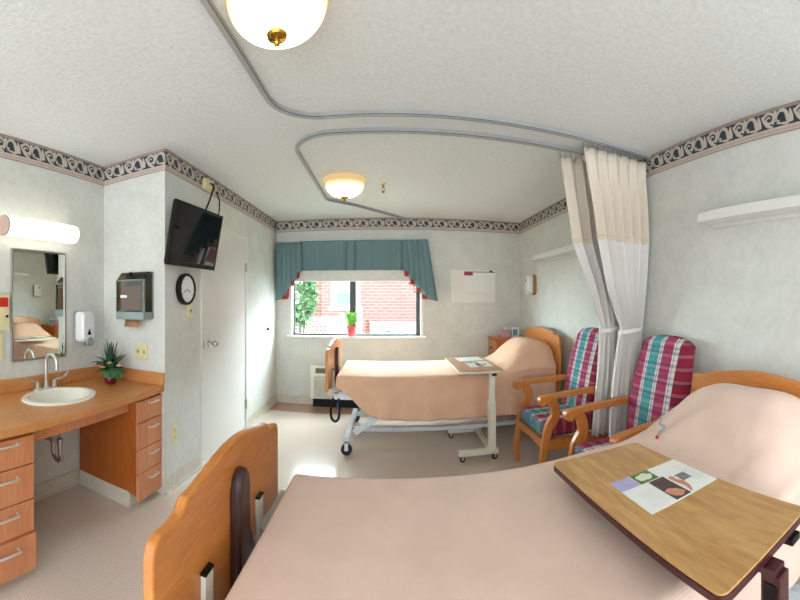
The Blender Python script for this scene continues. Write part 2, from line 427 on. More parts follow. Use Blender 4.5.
# wallpaper border: one strip per wall, scrolls laid on in the same mesh
BM = [flat('border_navy', (44, 52, 66), .6), flat('border_cream', (192, 185, 173), .6), flat('border_mauve', (156, 136, 128), .6), flat('border_rose', (200, 184, 174), .6)]
ZB = 2.285
def border(name, p0, p1, nrm):
    p0, p1, nrm = Vector(p0), Vector(p1), Vector(nrm)
    L = (p1 - p0).length; t = (p1 - p0).normalized()
    g = G()
    def P(u, z, o): q = p0 + t * u + nrm * o; return (q.x, q.y, z)
    def strip(z0, z1, o, mi): g.add([P(0, z0, o), P(L, z0, o), P(L, z1, o), P(0, z1, o)], [(0, 1, 2, 3)], mi)
    strip(2.285, 2.325, .002, 3); strip(2.325, 2.420, .002, 0); strip(2.420, 2.4395, .002, 2)
    strip(2.285, 2.292, .0026, 2); strip(2.318, 2.326, .0026, 3)
    def ribbon(pts, wid, o, mi):
        rows = []
        for i, p in enumerate(pts):
            a = pts[max(0, i - 1)]; b = pts[min(len(pts) - 1, i + 1)]
            tx, ty = b[0] - a[0], b[1] - a[1]; q = math.hypot(tx, ty) or 1
            nx, ny = -ty / q, tx / q; wdt = wid(i / (len(pts) - 1))
            r = []
            for sg in (-1, 1):
                u = min(L - .0005, max(.0005, p[0] + nx * wdt * sg)); z = min(2.4195, max(2.3265, p[1] + ny * wdt * sg))
                r.append(P(u, z, o))
            rows.append(r)
        g.rings(rows, caps=False, closed=False, mi=mi)
    per = .205; z0 = 2.3255; n = int(L / per) + 2
    for k in range(-1, n):
        ub = k * per
        # big spiral, opening out into a tail that sweeps down and on to the right
        c = (ub + .060, z0 + .053)
        pts = []
        for i in range(29):
            a = i / 28 * 2 * PI * 1.42
            r = .005 + .033 * (i / 28) ** .9
            pts.append((c[0] + r * cos(.2 + a) * 1.05, c[1] + r * sin(.2 + a)))
        ribbon(pts, lambda q: .0042 + .0042 * q, .0032, 1)
        ribbon([(ub + .012 + .075 * q, z0 + .078 - .072 * math.sin(q * PI * .5) ** .8) for q in [i / 10 for i in range(11)]], lambda q: .005 + .007 * (1 - abs(2 * q - 1)), .0030, 1)
        ribbon([(ub + .086 + .016 * q, z0 + .020 + .072 * q) for q in [i / 6 for i in range(7)]], lambda q: .007 + .004 * q, .0031, 1)
        # comma curl: an arch over the drop with a leg running out to the next scroll
        pts = [(ub + .118 + .004 * cos(t), z0 + .034 + .004 * sin(t)) for t in (0, 2, 4)]
        ribbon([(ub + .112 + .018 * q, z0 + .030) for q in (0, .5, 1)], lambda q: .009 * (1 - (2 * q - 1) ** 2 * .6), .0033, 1)
        pts = [(ub + .106, z0 + .030)] + [(ub + .142 + .034 * cos(PI - a), z0 + .046 + .041 * sin(a)) for a in [i / 14 * PI * .92 for i in range(15)]] + [(ub + .182, z0 + .03), (ub + .193, z0 + .010)]
        ribbon(pts, lambda q: .0045 + .0085 * q, .0034, 1)
        ribbon([(ub + .110 + .07 * q, z0 + .020 - .012 * q) for q in [i / 6 for i in range(7)]], lambda q: .003 + .006 * q, .0031, 1)
        # rose wedge between one scroll and the next
        ribbon([(ub + .194 + .014 * q, z0 + .086 - .074 * q) for q in [i / 8 for i in range(9)]], lambda q: .003 + .009 * math.sin(q * PI * .8), .0036, 3)
    u = .006
    while u < L - .01:
        g.add([P(u, 2.303, .0028), P(u + .008, 2.303, .0028), P(u + .008, 2.311, .0028), P(u, 2.311, .0028)], [(0, 1, 2, 3)], 2); u += .017
    struct(name, g, BM, smooth=0)
border('trim_1', (XS, YR, 0), (XS, YJ, 0), (1, 0, 0))
border('trim_2', (XS, YJ, 0), (XL, YJ, 0), (0, -1, 0))
border('trim_3', (XL, YJ, 0), (XL, YB, 0), (1, 0, 0))
border('trim_4', (XL, YB, 0), (XR, YB, 0), (0, -1, 0))
border('trim_5', (XR, YB, 0), (XR, YR, 0), (-1, 0, 0))

# ------------------------------------------------------------------ vanity
CT = .765
cx1 = XL - .002
def drawer_unit(y0, y1, label, side_y, pull_y, out):
    r = thing('drawer_cabinet', (-1.79, (y0 + y1) / 2, 0), label, 'cabinet', 'vanity drawer units')
    xf = -1.518
    g = G().box(XS + .02, xf, y0, y1, .095, CT - .0405)
    obj('cabinet_body', g, M['cabin'], r, bevel=.002)
    obj('kickboard', G().box(XS + .02, xf - .05, y0 + .004, y1 - .004, .001, .094).box(XS + .022, xf - .055, side_y - .004, side_y + .004, .001, .105), M['base'], r)
    zs = [.705, .562, .388, .228, .045]
    for i in range(4):
        xx = xf + .018 + (out if i == 3 else 0)
        dr = obj('drawer', G().box(xf + .001, xx, y0 + .004, y1 - .002 + (.004 if i == 3 and out else 0), zs[i + 1] + .003, zs[i] - .003), M['cab'], r, bevel=.002)
        zc = zs[i] - (.022 if i == 0 else .045); hw = .048 if pull_y > 2 else .06
        p = [(xx - .001, pull_y - hw, zc), (xx + .022, pull_y - hw, zc), (xx + .027, pull_y - hw + .006, zc), (xx + .027, pull_y + hw - .006, zc), (xx + .022, pull_y + hw, zc), (xx - .001, pull_y + hw, zc)]
        obj('pull', G().tube(p, .0052, 8), M['pullm'], r, parent=dr)
    return r
drawer_unit(1.905, 2.186, 'narrow four drawer cabinet under the counter, against the left wall corner below the flower vase', 1.905, 2.068, 0)
drawer_unit(.76, 1.09, 'four drawer cabinet under the counter, left of the open knee space below the sink', 1.09, .925, .014)
r = thing('vanity_counter', (-1.77, 1.4, CT), 'orange laminate vanity counter with a backsplash under the mirror', 'counter')
# counter slab with an oval hole for the basin
SX, SY, SA, SB = -1.80, 1.505, .168, .238
n = 40; top = []; x0, x1, y0, y1 = XS + .002, cx1, .62, YJ - .002
ell = [(SX + SA * cos(2 * PI * i / n), SY + SB * sin(2 * PI * i / n)) for i in range(n)]
rec = []
for i in range(n):
    dx, dy = cos(2 * PI * i / n) * SA, sin(2 * PI * i / n) * SB
    tx = ((x1 - SX) / dx if dx > 0 else (x0 - SX) / dx) if abs(dx) > 1e-9 else 1e9
    ty = ((y1 - SY) / dy if dy > 0 else (y0 - SY) / dy) if abs(dy) > 1e-9 else 1e9
    k = min(tx, ty); rec.append((SX + dx * k, SY + dy * k))
for cx_, cy_ in ((x0, y0), (x0, y1), (x1, y0), (x1, y1)):
    j = min(range(n), key=lambda i: (rec[i][0] - cx_) ** 2 + (rec[i][1] - cy_) ** 2); rec[j] = (cx_, cy_)
g = G()
zt, zb = CT, CT - .04
V = [(p[0], p[1], zt) for p in ell] + [(p[0], p[1], zt) for p in rec] + [(p[0], p[1], zb) for p in ell] + [(p[0], p[1], zb) for p in rec]
F = []
for i in range(n):
    j = (i + 1) % n
    F += [(i, j, n + j, n + i), (2 * n + i, 3 * n + i, 3 * n + j, 2 * n + j), (n + i, n + j, 3 * n + j, 3 * n + i), (i, 2 * n + i, 2 * n + j, j)]
g.add(V, F)
obj('worktop', g, M['counter'], r, bevel=.003)
obj('backsplash', G().box(XS + .001, XS + .021, .62, YJ - .001, CT + .0005, CT + .09).box(XS + .022, XL - .001, YJ - .021, YJ - .001, CT + .0005, CT + .09), M['counter'], r, bevel=.003)
obj('apron', G().box(-1.60, -1.58, 1.092, 1.903, CT - .135, CT - .041), M['cab'], r, bevel=.002)
# basin
r = thing('sink_basin', (SX, SY, CT - .12), 'oval ivory drop-in sink basin in the vanity counter', 'sink')
prof = [(.0, -.13), (.05, -.128), (.6, -.11), (.80, -.06), (.875, -.004), (.92, .010), (1.0, .014), (1.09, .010), (1.12, .001), (1.05, .0005), (.95, -.004), (.92, -.05), (.7, -.125), (.0, -.145)]
R = []
for q, z in prof:
    R.append([Vector((SX + SA * q * cos(2 * PI * i / 48) + .0, SY + SB * q * sin(2 * PI * i / 48), CT + z)) if q > 0 else Vector((SX + .001 * cos(2 * PI * i / 48), SY + .001 * sin(2 * PI * i / 48), CT + z)) for i in range(48)])
obj('basin', G().rings(R), M['porc'], r)
obj('drain', G().cyl((SX, SY, CT - .1305), (SX, SY, CT - .126), .02), M['chrome'], r)
g = G().tube(bez([(SX, SY, CT - .14), (SX, SY, .44), (SX, SY + .005, .38), (SX - .05, SY + .02, .345), (SX - .09, SY + .02, .38), (SX - .10, SY + .02, .45), (SX - .17, SY + .02, .46), (XS + .002, SY + .02, .46)], 6), .014, 12)
g.cyl((SX, SY, .47), (SX, SY, .50), .02)
obj('drain_trap', g, M['steel'], r)
# faucet
fx, fy = -1.992, 1.545
r = thing('faucet', (fx, fy, CT), 'chrome gooseneck faucet with two wrist blade handles behind the sink', 'faucet')
obj('base_plate', G().prism([(fx + .028 * cos(a) , fy + (.075 if sin(a) > 0 else -.075) + .028 * sin(a)) for a in [2 * PI * i / 24 for i in range(24)]], 'xy', CT + .0005, CT + .022), M['fauc'], r, bevel=.004)
pts = [(fx, fy, CT + .02), (fx, fy, CT + .14)] + [(fx + .055 - .055 * cos(a), fy + .0, CT + .19 + .055 * sin(a)) for a in [i / 12 * PI for i in range(13)]] + [(fx + .112, fy, CT + .15)]
g = G().tube(bez(pts, 3), .0115, 12, up=(0, 1, 0)).cyl((fx, fy, CT + .02), (fx, fy, CT + .06), .017)
obj('spout', g, M['fauc'], r)
for sg in (-1, 1):
    hy = fy + sg * .07
    g = G().cyl((fx, hy, CT + .021), (fx, hy, CT + .06), .014)
    g.sweep(bez([(fx, hy, CT + .062), (fx + .02, hy + sg * .035, CT + .070), (fx + .03, hy + sg * .075, CT + .085), (fx + .03, hy + sg * .10, CT + .115)], 6), [(.010, -.004), (.010, .004), (-.010, .004), (-.010, -.004)])
    obj('handle', g, M['fauc'], r, bevel=.001)

def leaf_blade(g, base, tip, width, curve, mi=0, n=8):
    base, tip = Vector(base), Vector(tip); dr = tip - base
    sd = dr.cross(Vector((0, 0, 1)))
    if sd.length < 1e-4: sd = Vector((1, 0, 0))
    sd.normalize(); up = sd.cross(dr).normalized(); rows = []
    for i in range(n + 1):
        q = i / n; c = base + dr * q + up * (curve * sin(q * PI)) ; wv = width * (sin(PI * min(1, q * .93 + .04)) ** .7)
        rows.append([c - sd * wv, c + up * (-.12 * wv), c + sd * wv])
    g.grid(rows, mi)

# flower vase on the counter
vx, vy = -1.815, 1.99
r = thing('flower_vase', (vx, vy, CT), 'small dark red vase with spiky leaves and pink flowers on the vanity counter', 'vase')
obj('vase', G().lathe([(.022, .001), (.04, .012), (.05, .04), (.044, .066), (.03, .08), (.034, .088), (.028, .088), (.026, .06)], (vx, vy, CT), 28), M['vase'], r)
g = G()
for i in range(26):
    a = random.uniform(0, 2 * PI); q = random.uniform(.01, .10); h = random.uniform(.25, .35) - q * .5
    leaf_blade(g, (vx + .008 * cos(a), vy + .008 * sin(a), CT + .075), (vx + q * cos(a), vy + q * sin(a), CT + h), .010, .005)
obj('spiky_leaves', g, M['leafd'], r, smooth=60)
g = G()
for i in range(34):
    a = i / 34 * 4 * PI + random.uniform(-.2, .2); q = random.uniform(.08, .15); z = random.uniform(.05, .20)
    leaf_blade(g, (vx + .012 * cos(a), vy + .012 * sin(a), CT + .10), (vx + q * cos(a), vy + q * sin(a), CT + z), .036, .03)
obj('foliage', g, M['leaf'], r, smooth=60)
for i in range(9):
    a = i / 9 * 2 * PI + .5; q = random.uniform(.07, .10); z = random.uniform(.12, .17)
    c = Vector((vx + 1.0 * q * cos(a), vy + 1.0 * q * sin(a), CT + z)); g = G()
    for k in range(5):
        b = 2 * PI * k / 5
        g.ball(c + Vector((.010 * cos(b), .010 * sin(b), .002)), .010, 8, 5, sc=(1, 1, .7))
    g.ball(c + Vector((0, 0, .006)), .006, 8, 5)
    obj('flower', g, M['flower'], r)

# ------------------------------------------------------------------ sink wall items
r = thing('wall_light', (XS, 1.515, 1.832), 'lit white tube light bar on the wall above the mirror', 'lamp')
sx, sz, sr = XS + .085, 1.832, .063
ltube = glow('lit_tube_diffuser', (255, 252, 232), 1.8)
g = G(); g.rings([[Vector((sx + q * cos(2 * PI * i / 28), y, sz + q * sin(2 * PI * i / 28))) for i in range(28)] for y, q in ((1.215, sr), (1.775, sr), (1.787, sr * .96), (1.795, sr * .82))])
obj('tube_diffuser', g, ltube, r)
g = G(); g.rings([[Vector((sx + q * cos(2 * PI * i / 28), y, sz + q * sin(2 * PI * i / 28))) for i in range(28)] for y, q in ((1.197, sr * .9), (1.203, sr * 1.02), (1.2145, sr * 1.02))])
obj('end_cap', g, flat('tan_end_cap', (196, 168, 150), .4), r)
obj('mounting_plate', G().box(XS + .0005, XS + .022, 1.22, 1.77, sz - .045, sz + .045), M['white'], r, bevel=.003)

r = thing('wall_mirror', (XS, 1.54, .96), 'rectangular steel framed mirror above the sink', 'mirror')
my0, my1, mz0, mz1, fw = 1.308, 1.772, .963, 1.71, .014
obj('mirror_glass', G().box(XS + .001, XS + .010, my0 + .004, my1 - .004, mz0 + .004, mz1 - .004), M['mirror'], r)
obj('mirror_frame', G().box(XS, XS + .016, my0, my0 + fw, mz0, mz1).box(XS, XS + .016, my1 - fw, my1, mz0, mz1).box(XS, XS + .016, my0 + fw, my1 - fw, mz0, mz0 + fw).box(XS, XS + .016, my0 + fw, my1 - fw, mz1 - fw, mz1), M['steel'], r, bevel=.002)

r = thing('soap_dispenser', (XS, 1.92, 1.05), 'white soap dispenser with a dark triangle on the wall beside the mirror', 'soap dispenser')
def rr(y0, y1, z0, z1, rad, n=6):
    out = []
    for cy, cz, a0 in ((y1 - rad, z1 - rad, 0), (y0 + rad, z1 - rad, PI / 2), (y0 + rad, z0 + rad, PI), (y1 - rad, z0 + rad, 1.5 * PI)):
        out += [(cy + rad * cos(a0 + i / n * PI / 2), cz + rad * sin(a0 + i / n * PI / 2)) for i in range(n + 1)]
    return out
g = G(); base = rr(1.855, 1.985, 1.06, 1.285, .03)
def ringx(x, s, dz=0): return [Vector((x, 1.92 + (p[0] - 1.92) * s, 1.17 + (p[1] - 1.17) * s + dz)) for p in base]
g.rings([ringx(XS + .03, 1), ringx(XS + .075, .99), ringx(XS + .098, .93), ringx(XS + .108, .82)])
obj('cover', g, M['whitep'], r)
g = G(); g.rings([ringx(XS + .0005, 1.03), ringx(XS + .0295, 1.03)])
obj('back_housing', g, M['greyp'], r)
xq = XS + .1092
obj('triangle_emblem', G().prism([(1.898, 1.115), (1.942, 1.115), (1.92, 1.16)], 'yz', xq - .001, xq + .0008), M['black'], r, smooth=0)
g = G().prism([(1.928 + .034 * cos(2 * PI * i / 24), 1.065 + .034 * sin(2 * PI * i / 24)) for i in range(24)], 'yz', XS + .05, XS + .118)
g.box(XS + .03, XS + .10, 1.87, 1.97, 1.045, 1.06)
obj('push_lever', g, M['greyp'], r, bevel=.006)

r = thing('notice_box', (XS, 1.22, 1.17), 'beige wall box with a red sticker left of the mirror', 'wall box')
obj('box_body', G().box(XS, XS + .03, 1.13, 1.283, 1.175, 1.405), M['cream'], r, bevel=.003)
obj('red_sticker', G().box(XS + .0302, XS + .0312, 1.15, 1.272, 1.325, 1.385), flat('red_sticker', (196, 44, 36), .4), r, smooth=0)
obj('lock', G().cyl((XS + .0302, 1.262, 1.265), (XS + .038, 1.262, 1.265), .009), M['black'], r)
r = tag(obj('wall_plate', G().box(XS, XS + .012, 1.14, 1.247, .985, 1.16), M['cream'], bevel=.003), 'cream wall plate below the red stickered box', 'wall plate')

# paper towel dispenser on the return wall
tx0, tx1 = -1.832, -1.578
r = thing('paper_towel_dispenser', ((tx0 + tx1) / 2, YJ, 1.23), 'smoky clear paper towel dispenser with brown paper on the wall by the corner', 'towel dispenser')
side = [(YJ - .001, 1.235), (YJ - .001, 1.57), (YJ - .06, 1.572), (YJ - .118, 1.512), (YJ - .118, 1.29), (YJ - .10, 1.235)]
g = G()
cv = [Vector((x, p[0], p[1])) for x in (tx0, tx1) for p in side]
g.add(cv, [(6, 7, 8, 9, 10, 11), (0, 5, 4, 3, 2, 1), (2, 3, 9, 8), (3, 4, 10, 9), (1, 2, 8, 7)])
obj('clear_cover', g, M['smoke'], r, bevel=.004)
obj('back_plate', G().box(tx0 + .006, tx1 - .006, YJ - .008, YJ, 1.24, 1.565), flat('dark_grey_plate', (70, 72, 68), .5), r)
obj('lower_trim', G().box(tx0, tx1 + .002, YJ - .122, YJ - .02, 1.228, 1.286), flat('grey_blue_plastic', (136, 148, 148), .3), r, bevel=.006)
obj('rim', G().box(tx0 - .002, tx0 + .008, YJ - .12, YJ - .1, 1.28, 1.515).box(tx1 - .008, tx1 + .002, YJ - .12, YJ - .1, 1.28, 1.515).box(tx0, tx1, YJ - .12, YJ - .108, 1.505, 1.517).box(tx1 - .002, tx1 + .003, YJ - .018, YJ, 1.235, 1.572).box(tx0, tx1, YJ - .018, YJ, 1.562, 1.574), flat('grey_green_plastic', (120, 126, 116), .35), r, bevel=.002)
obj('paper_roll', G().cyl((tx0 + .03, YJ - .062, 1.42), (tx1 - .03, YJ - .062, 1.42), .05, 28).box(tx0 + .03, tx1 - .03, YJ - .112, YJ - .108, 1.30, 1.47), M['paper'], r)
obj('white_label', G().box(tx0 + .045, tx0 + .105, YJ - .1215, YJ - .1195, 1.385, 1.405), M['page'], r, smooth=0)
obj('key_lock', G().cyl((-1.70, YJ - .10, 1.548), (-1.70, YJ - .115, 1.565), .012), M['black'], r)
obj('paper_sheet', G().add([(x, y, z) for x in (tx0 + .05, tx1 - .07) for y, z in ((YJ - .07, 1.23), (YJ - .075, 1.20), (YJ - .088, 1.175))], [(0, 1, 4, 3), (1, 2, 5, 4)]), M['paper'], r, solid=.001)

def plate(name, c, axis, w_, h_, label, cat, kind):
    """wall plate; axis 'x' faces +x, 'y' faces -y"""
    r = thing(name, c, label, cat)
    x, y, z = c
    def bx(u0, u1, z0, z1, d0, d1):
        g = G()
        return g.box(x + d0, x + d1, y + u0, y + u1, z + z0, z + z1) if axis == 'x' else g.box(x + u0, x + u1, y - d1, y - d0, z + z0, z + z1)
    obj('cover_plate', bx(-w_ / 2, w_ / 2, -h_ / 2, h_ / 2, .0005, .007), M['cream'], r, bevel=.002)
    if kind == 'outlet':
        for dz in (-.025, .025):
            obj('socket', bx(-.017, .017, dz - .014, dz + .014, .0071, .009), flat('cream_socket', (206, 192, 140), .5), r, bevel=.001)
    else:
        for du in ((-w_ / 4, w_ / 4) if w_ > .09 else (0,)):
            obj('toggle', bx(du - .006, du + .006, -.012, .012, .0071, .016), flat('dark_cream_toggle', (170, 152, 96), .5), r, bevel=.001)
    return r
plate('switch_plate', (-1.685, YJ, .99), 'y', .115, .115, 'cream double switch plate above the counter backsplash beside the vase', 'light switch', 's')
plate('switch_plate', (XL, 2.535, 1.285), 'x', .08, .115, 'cream single switch plate on the wall under the clock', 'light switch', 's')
plate('wall_outlet', (XL, 2.308, .392), 'x', .075, .12, 'cream wall outlet low on the wall right of the vanity drawers', 'outlet', 'outlet')

# clock
cy, cz = 2.445, 1.452
r = thing('wall_clock', (XL, cy, cz), 'round black rimmed wall clock with white face under the television', 'clock')
def disc(x0, x1, rad, n=40, r0=None): 
    return G().rings([[Vector((x, cy + q * cos(2 * PI * i / n), cz + q * sin(2 * PI * i / n))) for i in range(n)] for x, q in ((x0, r0 or rad), (x1, rad))])
g = G(); R = []
for x, q in ((XL + .001, .100), (XL + .001, .118), (XL + .035, .120), (XL + .043, .114), (XL + .043, .102), (XL + .034, .098)):
    R.append([Vector((x, cy + q * cos(2 * PI * i / 48), cz + q * sin(2 * PI * i / 48))) for i in range(48)])
g.rings(R, caps=False); obj('rim', g, M['black'], r)
obj('face', disc(XL + .002, XL + .034, .099), flat('clock_face', (232, 234, 238), .4, var=.01), r)
for i in range(12):
    g = G()
    a = i * PI / 6; l = .014 if i % 3 == 0 else .008
    g.obox((XL + .0346, cy + .083 * cos(a), cz + .083 * sin(a)), (.0004, 0, 0), (0, l / 2 * cos(a), l / 2 * sin(a)), (0, -.0018 * sin(a), .0018 * cos(a)))
    obj('hour_mark', g, M['black'], r, smooth=0)
for l, a, wd in ((.05, -.5, .003), (.072, 3.6, .0022)):
    obj('hand', G().obox((XL + .0356, cy + l / 2 * cos(a), cz + l / 2 * sin(a)), (.0004, 0, 0), (0, l / 2 * cos(a), l / 2 * sin(a)), (0, -wd * sin(a), wd * cos(a))), M['black'], r, smooth=0)

# television on a wall arm
tc = Vector((-1.343, 2.419, 1.826)); yaw, tilt, roll = .074, .192, -.002
U = Vector((sin(yaw), cos(yaw), 0)); N0 = Vector((cos(yaw), -sin(yaw), 0)); N = (N0 * cos(tilt) + Vector((0, 0, -sin(tilt)))).normalized()
Vv = N.cross(U).normalized()
if Vv.z < 0: Vv = -Vv
U, Vv = U * cos(roll) + Vv * sin(roll), -U * sin(roll) + Vv * cos(roll)
r = thing('television', (XL, 2.45, 1.62), 'black flat television tilted down on a wall mount above the clock', 'television')
W2, H2 = .315, .2205
obj('bezel', G().obox(tc + Vv * (H2 - .011) - N * .012, U * W2, Vv * .011, N * .014).obox(tc - Vv * (H2 - .017) - N * .012, U * W2, Vv * .017, N * .014)
    .obox(tc + U * (W2 - .011) - N * .012, U * .011, Vv * (H2 - .02), N * .014).obox(tc - U * (W2 - .011) - N * .012, U * .011, Vv * (H2 - .02), N * .014), M['black'], r, bevel=.004)
obj('screen', G().obox(tc - N * .006, U * (W2 - .012), Vv * (H2 - .014), N * .004), M['blacks'], r)
q1, q2 = .9, .78
bk = []
for d_, s_ in ((-.026, .985), (-.042, .95), (-.062, .86)):
    bk.append([tc + N * d_ + U * W2 * s_ * a + Vv * H2 * s_ * b for a, b in ((-1, -1), (1, -1), (1, 1), (-1, 1))])
obj('back_housing', G().rings(bk), M['black'], r, bevel=.006)
pb = tc - N * .063; pw = Vector((XL + .012, 2.45, 1.83))
obj('wall_arm', G().obox(pb, U * .06, Vv * .06, N * .004).tube([pb, pw], .02, 10).box(XL, XL + .012, 2.38, 2.52, 1.74, 1.92), M['black'], r, bevel=.002)
# cable box at the border and the two cables down to the television
r = thing('cable_box', (XL, 2.85, 2.32), 'cream cable box on the border above the television with black cables', 'cable box')
obj('box_body', G().box(XL + .004, XL + .045, 2.735, 2.865, 2.295, 2.38), M['cream'], r, bevel=.004)
tt = tc + Vv * H2 - N * .05
obj('cable', G().tube(bez([(XL + .046, 2.80, 2.35), (XL + .075, 2.80, 2.32), (XL + .07, 2.76, 2.22), (XL + .08, 2.66, 2.10), (XL + .075, 2.59, 2.02), (XL + .05, 2.57, 1.96)], 8), .007, 8), M['black'], r)
obj('cable', G().tube(bez([(XL + .006, 3.00, 2.33), (XL + .03, 3.01, 2.25), (XL + .05, 2.95, 2.12), (XL + .07, 2.80, 2.03), (XL + .06, 2.72, 1.97), (XL + .05, 2.70, 1.92)], 8), .006, 8), M['black'], r)
r = tag(obj('door_bumper', G().cyl((XL, 4.44, 1.012), (XL + .02, 4.44, 1.012), .022).cyl((XL + .02, 4.44, 1.012), (XL + .032, 4.44, 1.012), .014), flat('brown_rubber', (92, 82, 76), .6)), 'small dark round door bumper on the left wall near the window corner', 'door stop')

# ------------------------------------------------------------------ back wall
r = thing('window_valance', (-.45, YB, 2.15), 'teal pleated window valance with red lined stepped side folds', 'valance')
VY = YB - .10
def vx_(px): return VY * math.tan((px - 400) / 374.38 + .034)
def vz_(px, py):
    a = (px - 400) / 374.38 + .034; return 1.364 + (300.78 - py) / 374.38 * VY / cos(a)
g = G(); rows = []; xs0, xs1 = vx_(300), vx_(403)
N_ = 120
for zi in range(2):
    pass
cols = []
for i in range(N_ + 1):
    px = 299 + (404 - 299) * i / N_
    dpt = 0
    for c_, wd in ((301.5, .7), (345.5, .9), (355, .9), (402, .7)):
        dpt += .035 * math.exp(-((px - c_) / wd) ** 2)
    if 345.5 < px < 355: dpt += .012
    dpt += .002 * sin(px * 1.3)
    cols.append((vx_(px), VY + dpt))
zt0, zb0 = 2.125, 1.755
rows = [[(x, y + (.004 if z < 2.1 else 0), z) for x, y in cols] for z in (zt0 + .012, zt0, 1.95, zb0 + .01, zb0)]
g.grid(rows); obj('centre_panel', g, M['teal'], r, solid=.006, smooth=50)
obj('cornice_board', G().box(vx_(278), vx_(426), VY + .03, YB - .001, 2.115, 2.135), M['teal'], r)
obj('side_return', G().box(vx_(277.5), vx_(277.5) + .006, VY - .02, YB - .002, 1.45, 2.13), M['teal'], r)
obj('side_return', G().add([(vx_(427), VY - .02, 2.13), (vx_(427), YB - .002, 2.13), (vx_(436), YB - .002, 1.39), (vx_(436), VY - .02, 1.39)], [(0, 1, 2, 3)]), M['teal'], r, solid=.006)
def pleat(px0t, px1t, px0b, px1b, yt, yb0, yb1, k):
    """a fold of cloth: top edge px0t..px1t, bottom px0b..px1b with its own slanting hem"""
    rows = []; y = VY - .018 * k; tilt_ = .014 * (1 if px0t < 350 else -1)
    for q in [i / 8 for i in range(9)]:
        row = []
        for s_ in [i / 12 for i in range(13)]:
            t_ = px0t + (px1t - px0t) * s_; b_ = px0b + (px1b - px0b) * s_
            px = t_ + (b_ - t_) * q; py = yt + (yb0 + (yb1 - yb0) * s_ - yt) * q
            row.append((vx_(px), y + .012 - .040 * max(0, sin(s_ * PI)) ** .7 * (.55 + .45 * q) + tilt_ * (s_ - .5) * (1 if tilt_ > 0 else 1), 1.364 + (300.78 - py) / 374.38 * VY / .99))
        rows.append(row)
    obj('pleat', G().grid(rows), M['teal'], r, solid=.006, smooth=50)
# left side folds step down towards the corner, right side folds step down outwards
for k, (t0, t1, b0, b1, ya, yb_) in enumerate([(295, 301, 295, 301, 273.5, 271.5), (290, 297, 290, 296.5, 281.5, 279), (285, 292, 285, 291, 290, 287.5), (281, 287, 280.5, 288, 297, 294.5), (277.5, 283, 277.5, 283, 301, 299)]):
    pleat(t0, t1, b0, b1, 241.5, ya, yb_, k)
for k, (px0, px1, ya, yb_) in enumerate([(293.5, 300, 272.5, 278), (288, 294.5, 281, 285.5), (283.5, 290, 289.5, 294), (281.5, 290, 295.5, 299)]):
    z = lambda py: 1.364 + (300.78 - py) / 374.38 * VY / .99
    obj('lining', G().prism([(vx_(px0), z(ya - 4)), (vx_(px1), z(ya - 4)), (vx_(px1), z(ya)), (vx_(px1 - 1.0), z(yb_)), (vx_(px0), z(yb_ + .6))], 'xz', VY + .004 - .018 * k, VY + .009 - .018 * k), M['redl'], r, smooth=0)
for k, (t0, t1, b0, b1, ya, yb_) in enumerate([(402, 408, 403, 411, 271, 273), (407, 413, 409, 417, 279, 281.5), (412, 418, 415, 423, 287, 289.5), (417, 422, 421, 429.5, 294, 297), (421, 427, 427, 437, 299, 301)]):
    pleat(t0, t1, b0, b1, 240.5, ya, yb_, k)
for k, (px0, px1, ya, yb_) in enumerate([(403.5, 411.5, 270.5, 277), (409.5, 417.5, 279, 285), (415.5, 424, 287, 293), (421, 429.5, 293.5, 299.5)]):
    z = lambda py: 1.364 + (300.78 - py) / 374.38 * VY / .99
    obj('lining', G().prism([(vx_(px0), z(ya - 4)), (vx_(px1), z(ya - 4)), (vx_(px1 + .4), z(ya)), (vx_(px1 - 1.5), z(yb_)), (vx_(px0 + 1), z(yb_ - .5))], 'xz', VY + .004 - .018 * k, VY + .009 - .018 * k), M['redl'], r, smooth=0)

r = thing('roller_blind', (-.41, YB + .03, 1.75), 'white roller blind lowered a little behind the teal valance', 'blind')
obj('blind_cloth', G().box(WX0 + .012, WX1 - .012, YB + .028, YB + .031, 1.638, 1.785), M['blind'], r)
obj('bottom_rail', G().box(WX0 + .012, WX1 - .012, YB + .022, YB + .036, 1.618, 1.640), M['blind'], r, bevel=.004)

r = thing('potted_plant', (-.465, YB - .005, WZ0), 'red foil wrapped pot with a leafy green plant on the window sill', 'potted plant')
px_, py_ = -.465, YB - .005
prof = [(.045, .001), (.05, .02), (.058, .10), (.072, .128), (.068, .130), (.052, .105), (.02, .1)]
R = [[Vector((px_ + q * (1 + (.10 * sin(9 * 2 * PI * i / 54) if z > .11 else 0)) * cos(2 * PI * i / 54), py_ + .85 * q * (1 + (.10 * sin(9 * 2 * PI * i / 54) if z > .11 else 0)) * sin(2 * PI * i / 54), WZ0 + z)) for i in range(54)] for q, z in prof]
obj('foil_pot', G().rings(R), M['foil'], r)
g = G()
for i in range(70):
    a = random.uniform(0, 2 * PI); q = random.uniform(.04, .17); z = random.uniform(.15, .33)
    b = Vector((px_ + .3 * q * cos(a), py_ + .3 * q * sin(a) * .7, WZ0 + .11 + .5 * (z - .11)))
    leaf_blade(g, b, (px_ + q * cos(a), py_ + q * sin(a) * .75, WZ0 + z), .027, .016)
for i in range(6):
    a = i; g.tube([(px_, py_, WZ0 + .1), (px_ + .03 * cos(a), py_ + .03 * sin(a), WZ0 + .24)], .003, 6)
obj('foliage', g, M['leafl'], r, smooth=60)

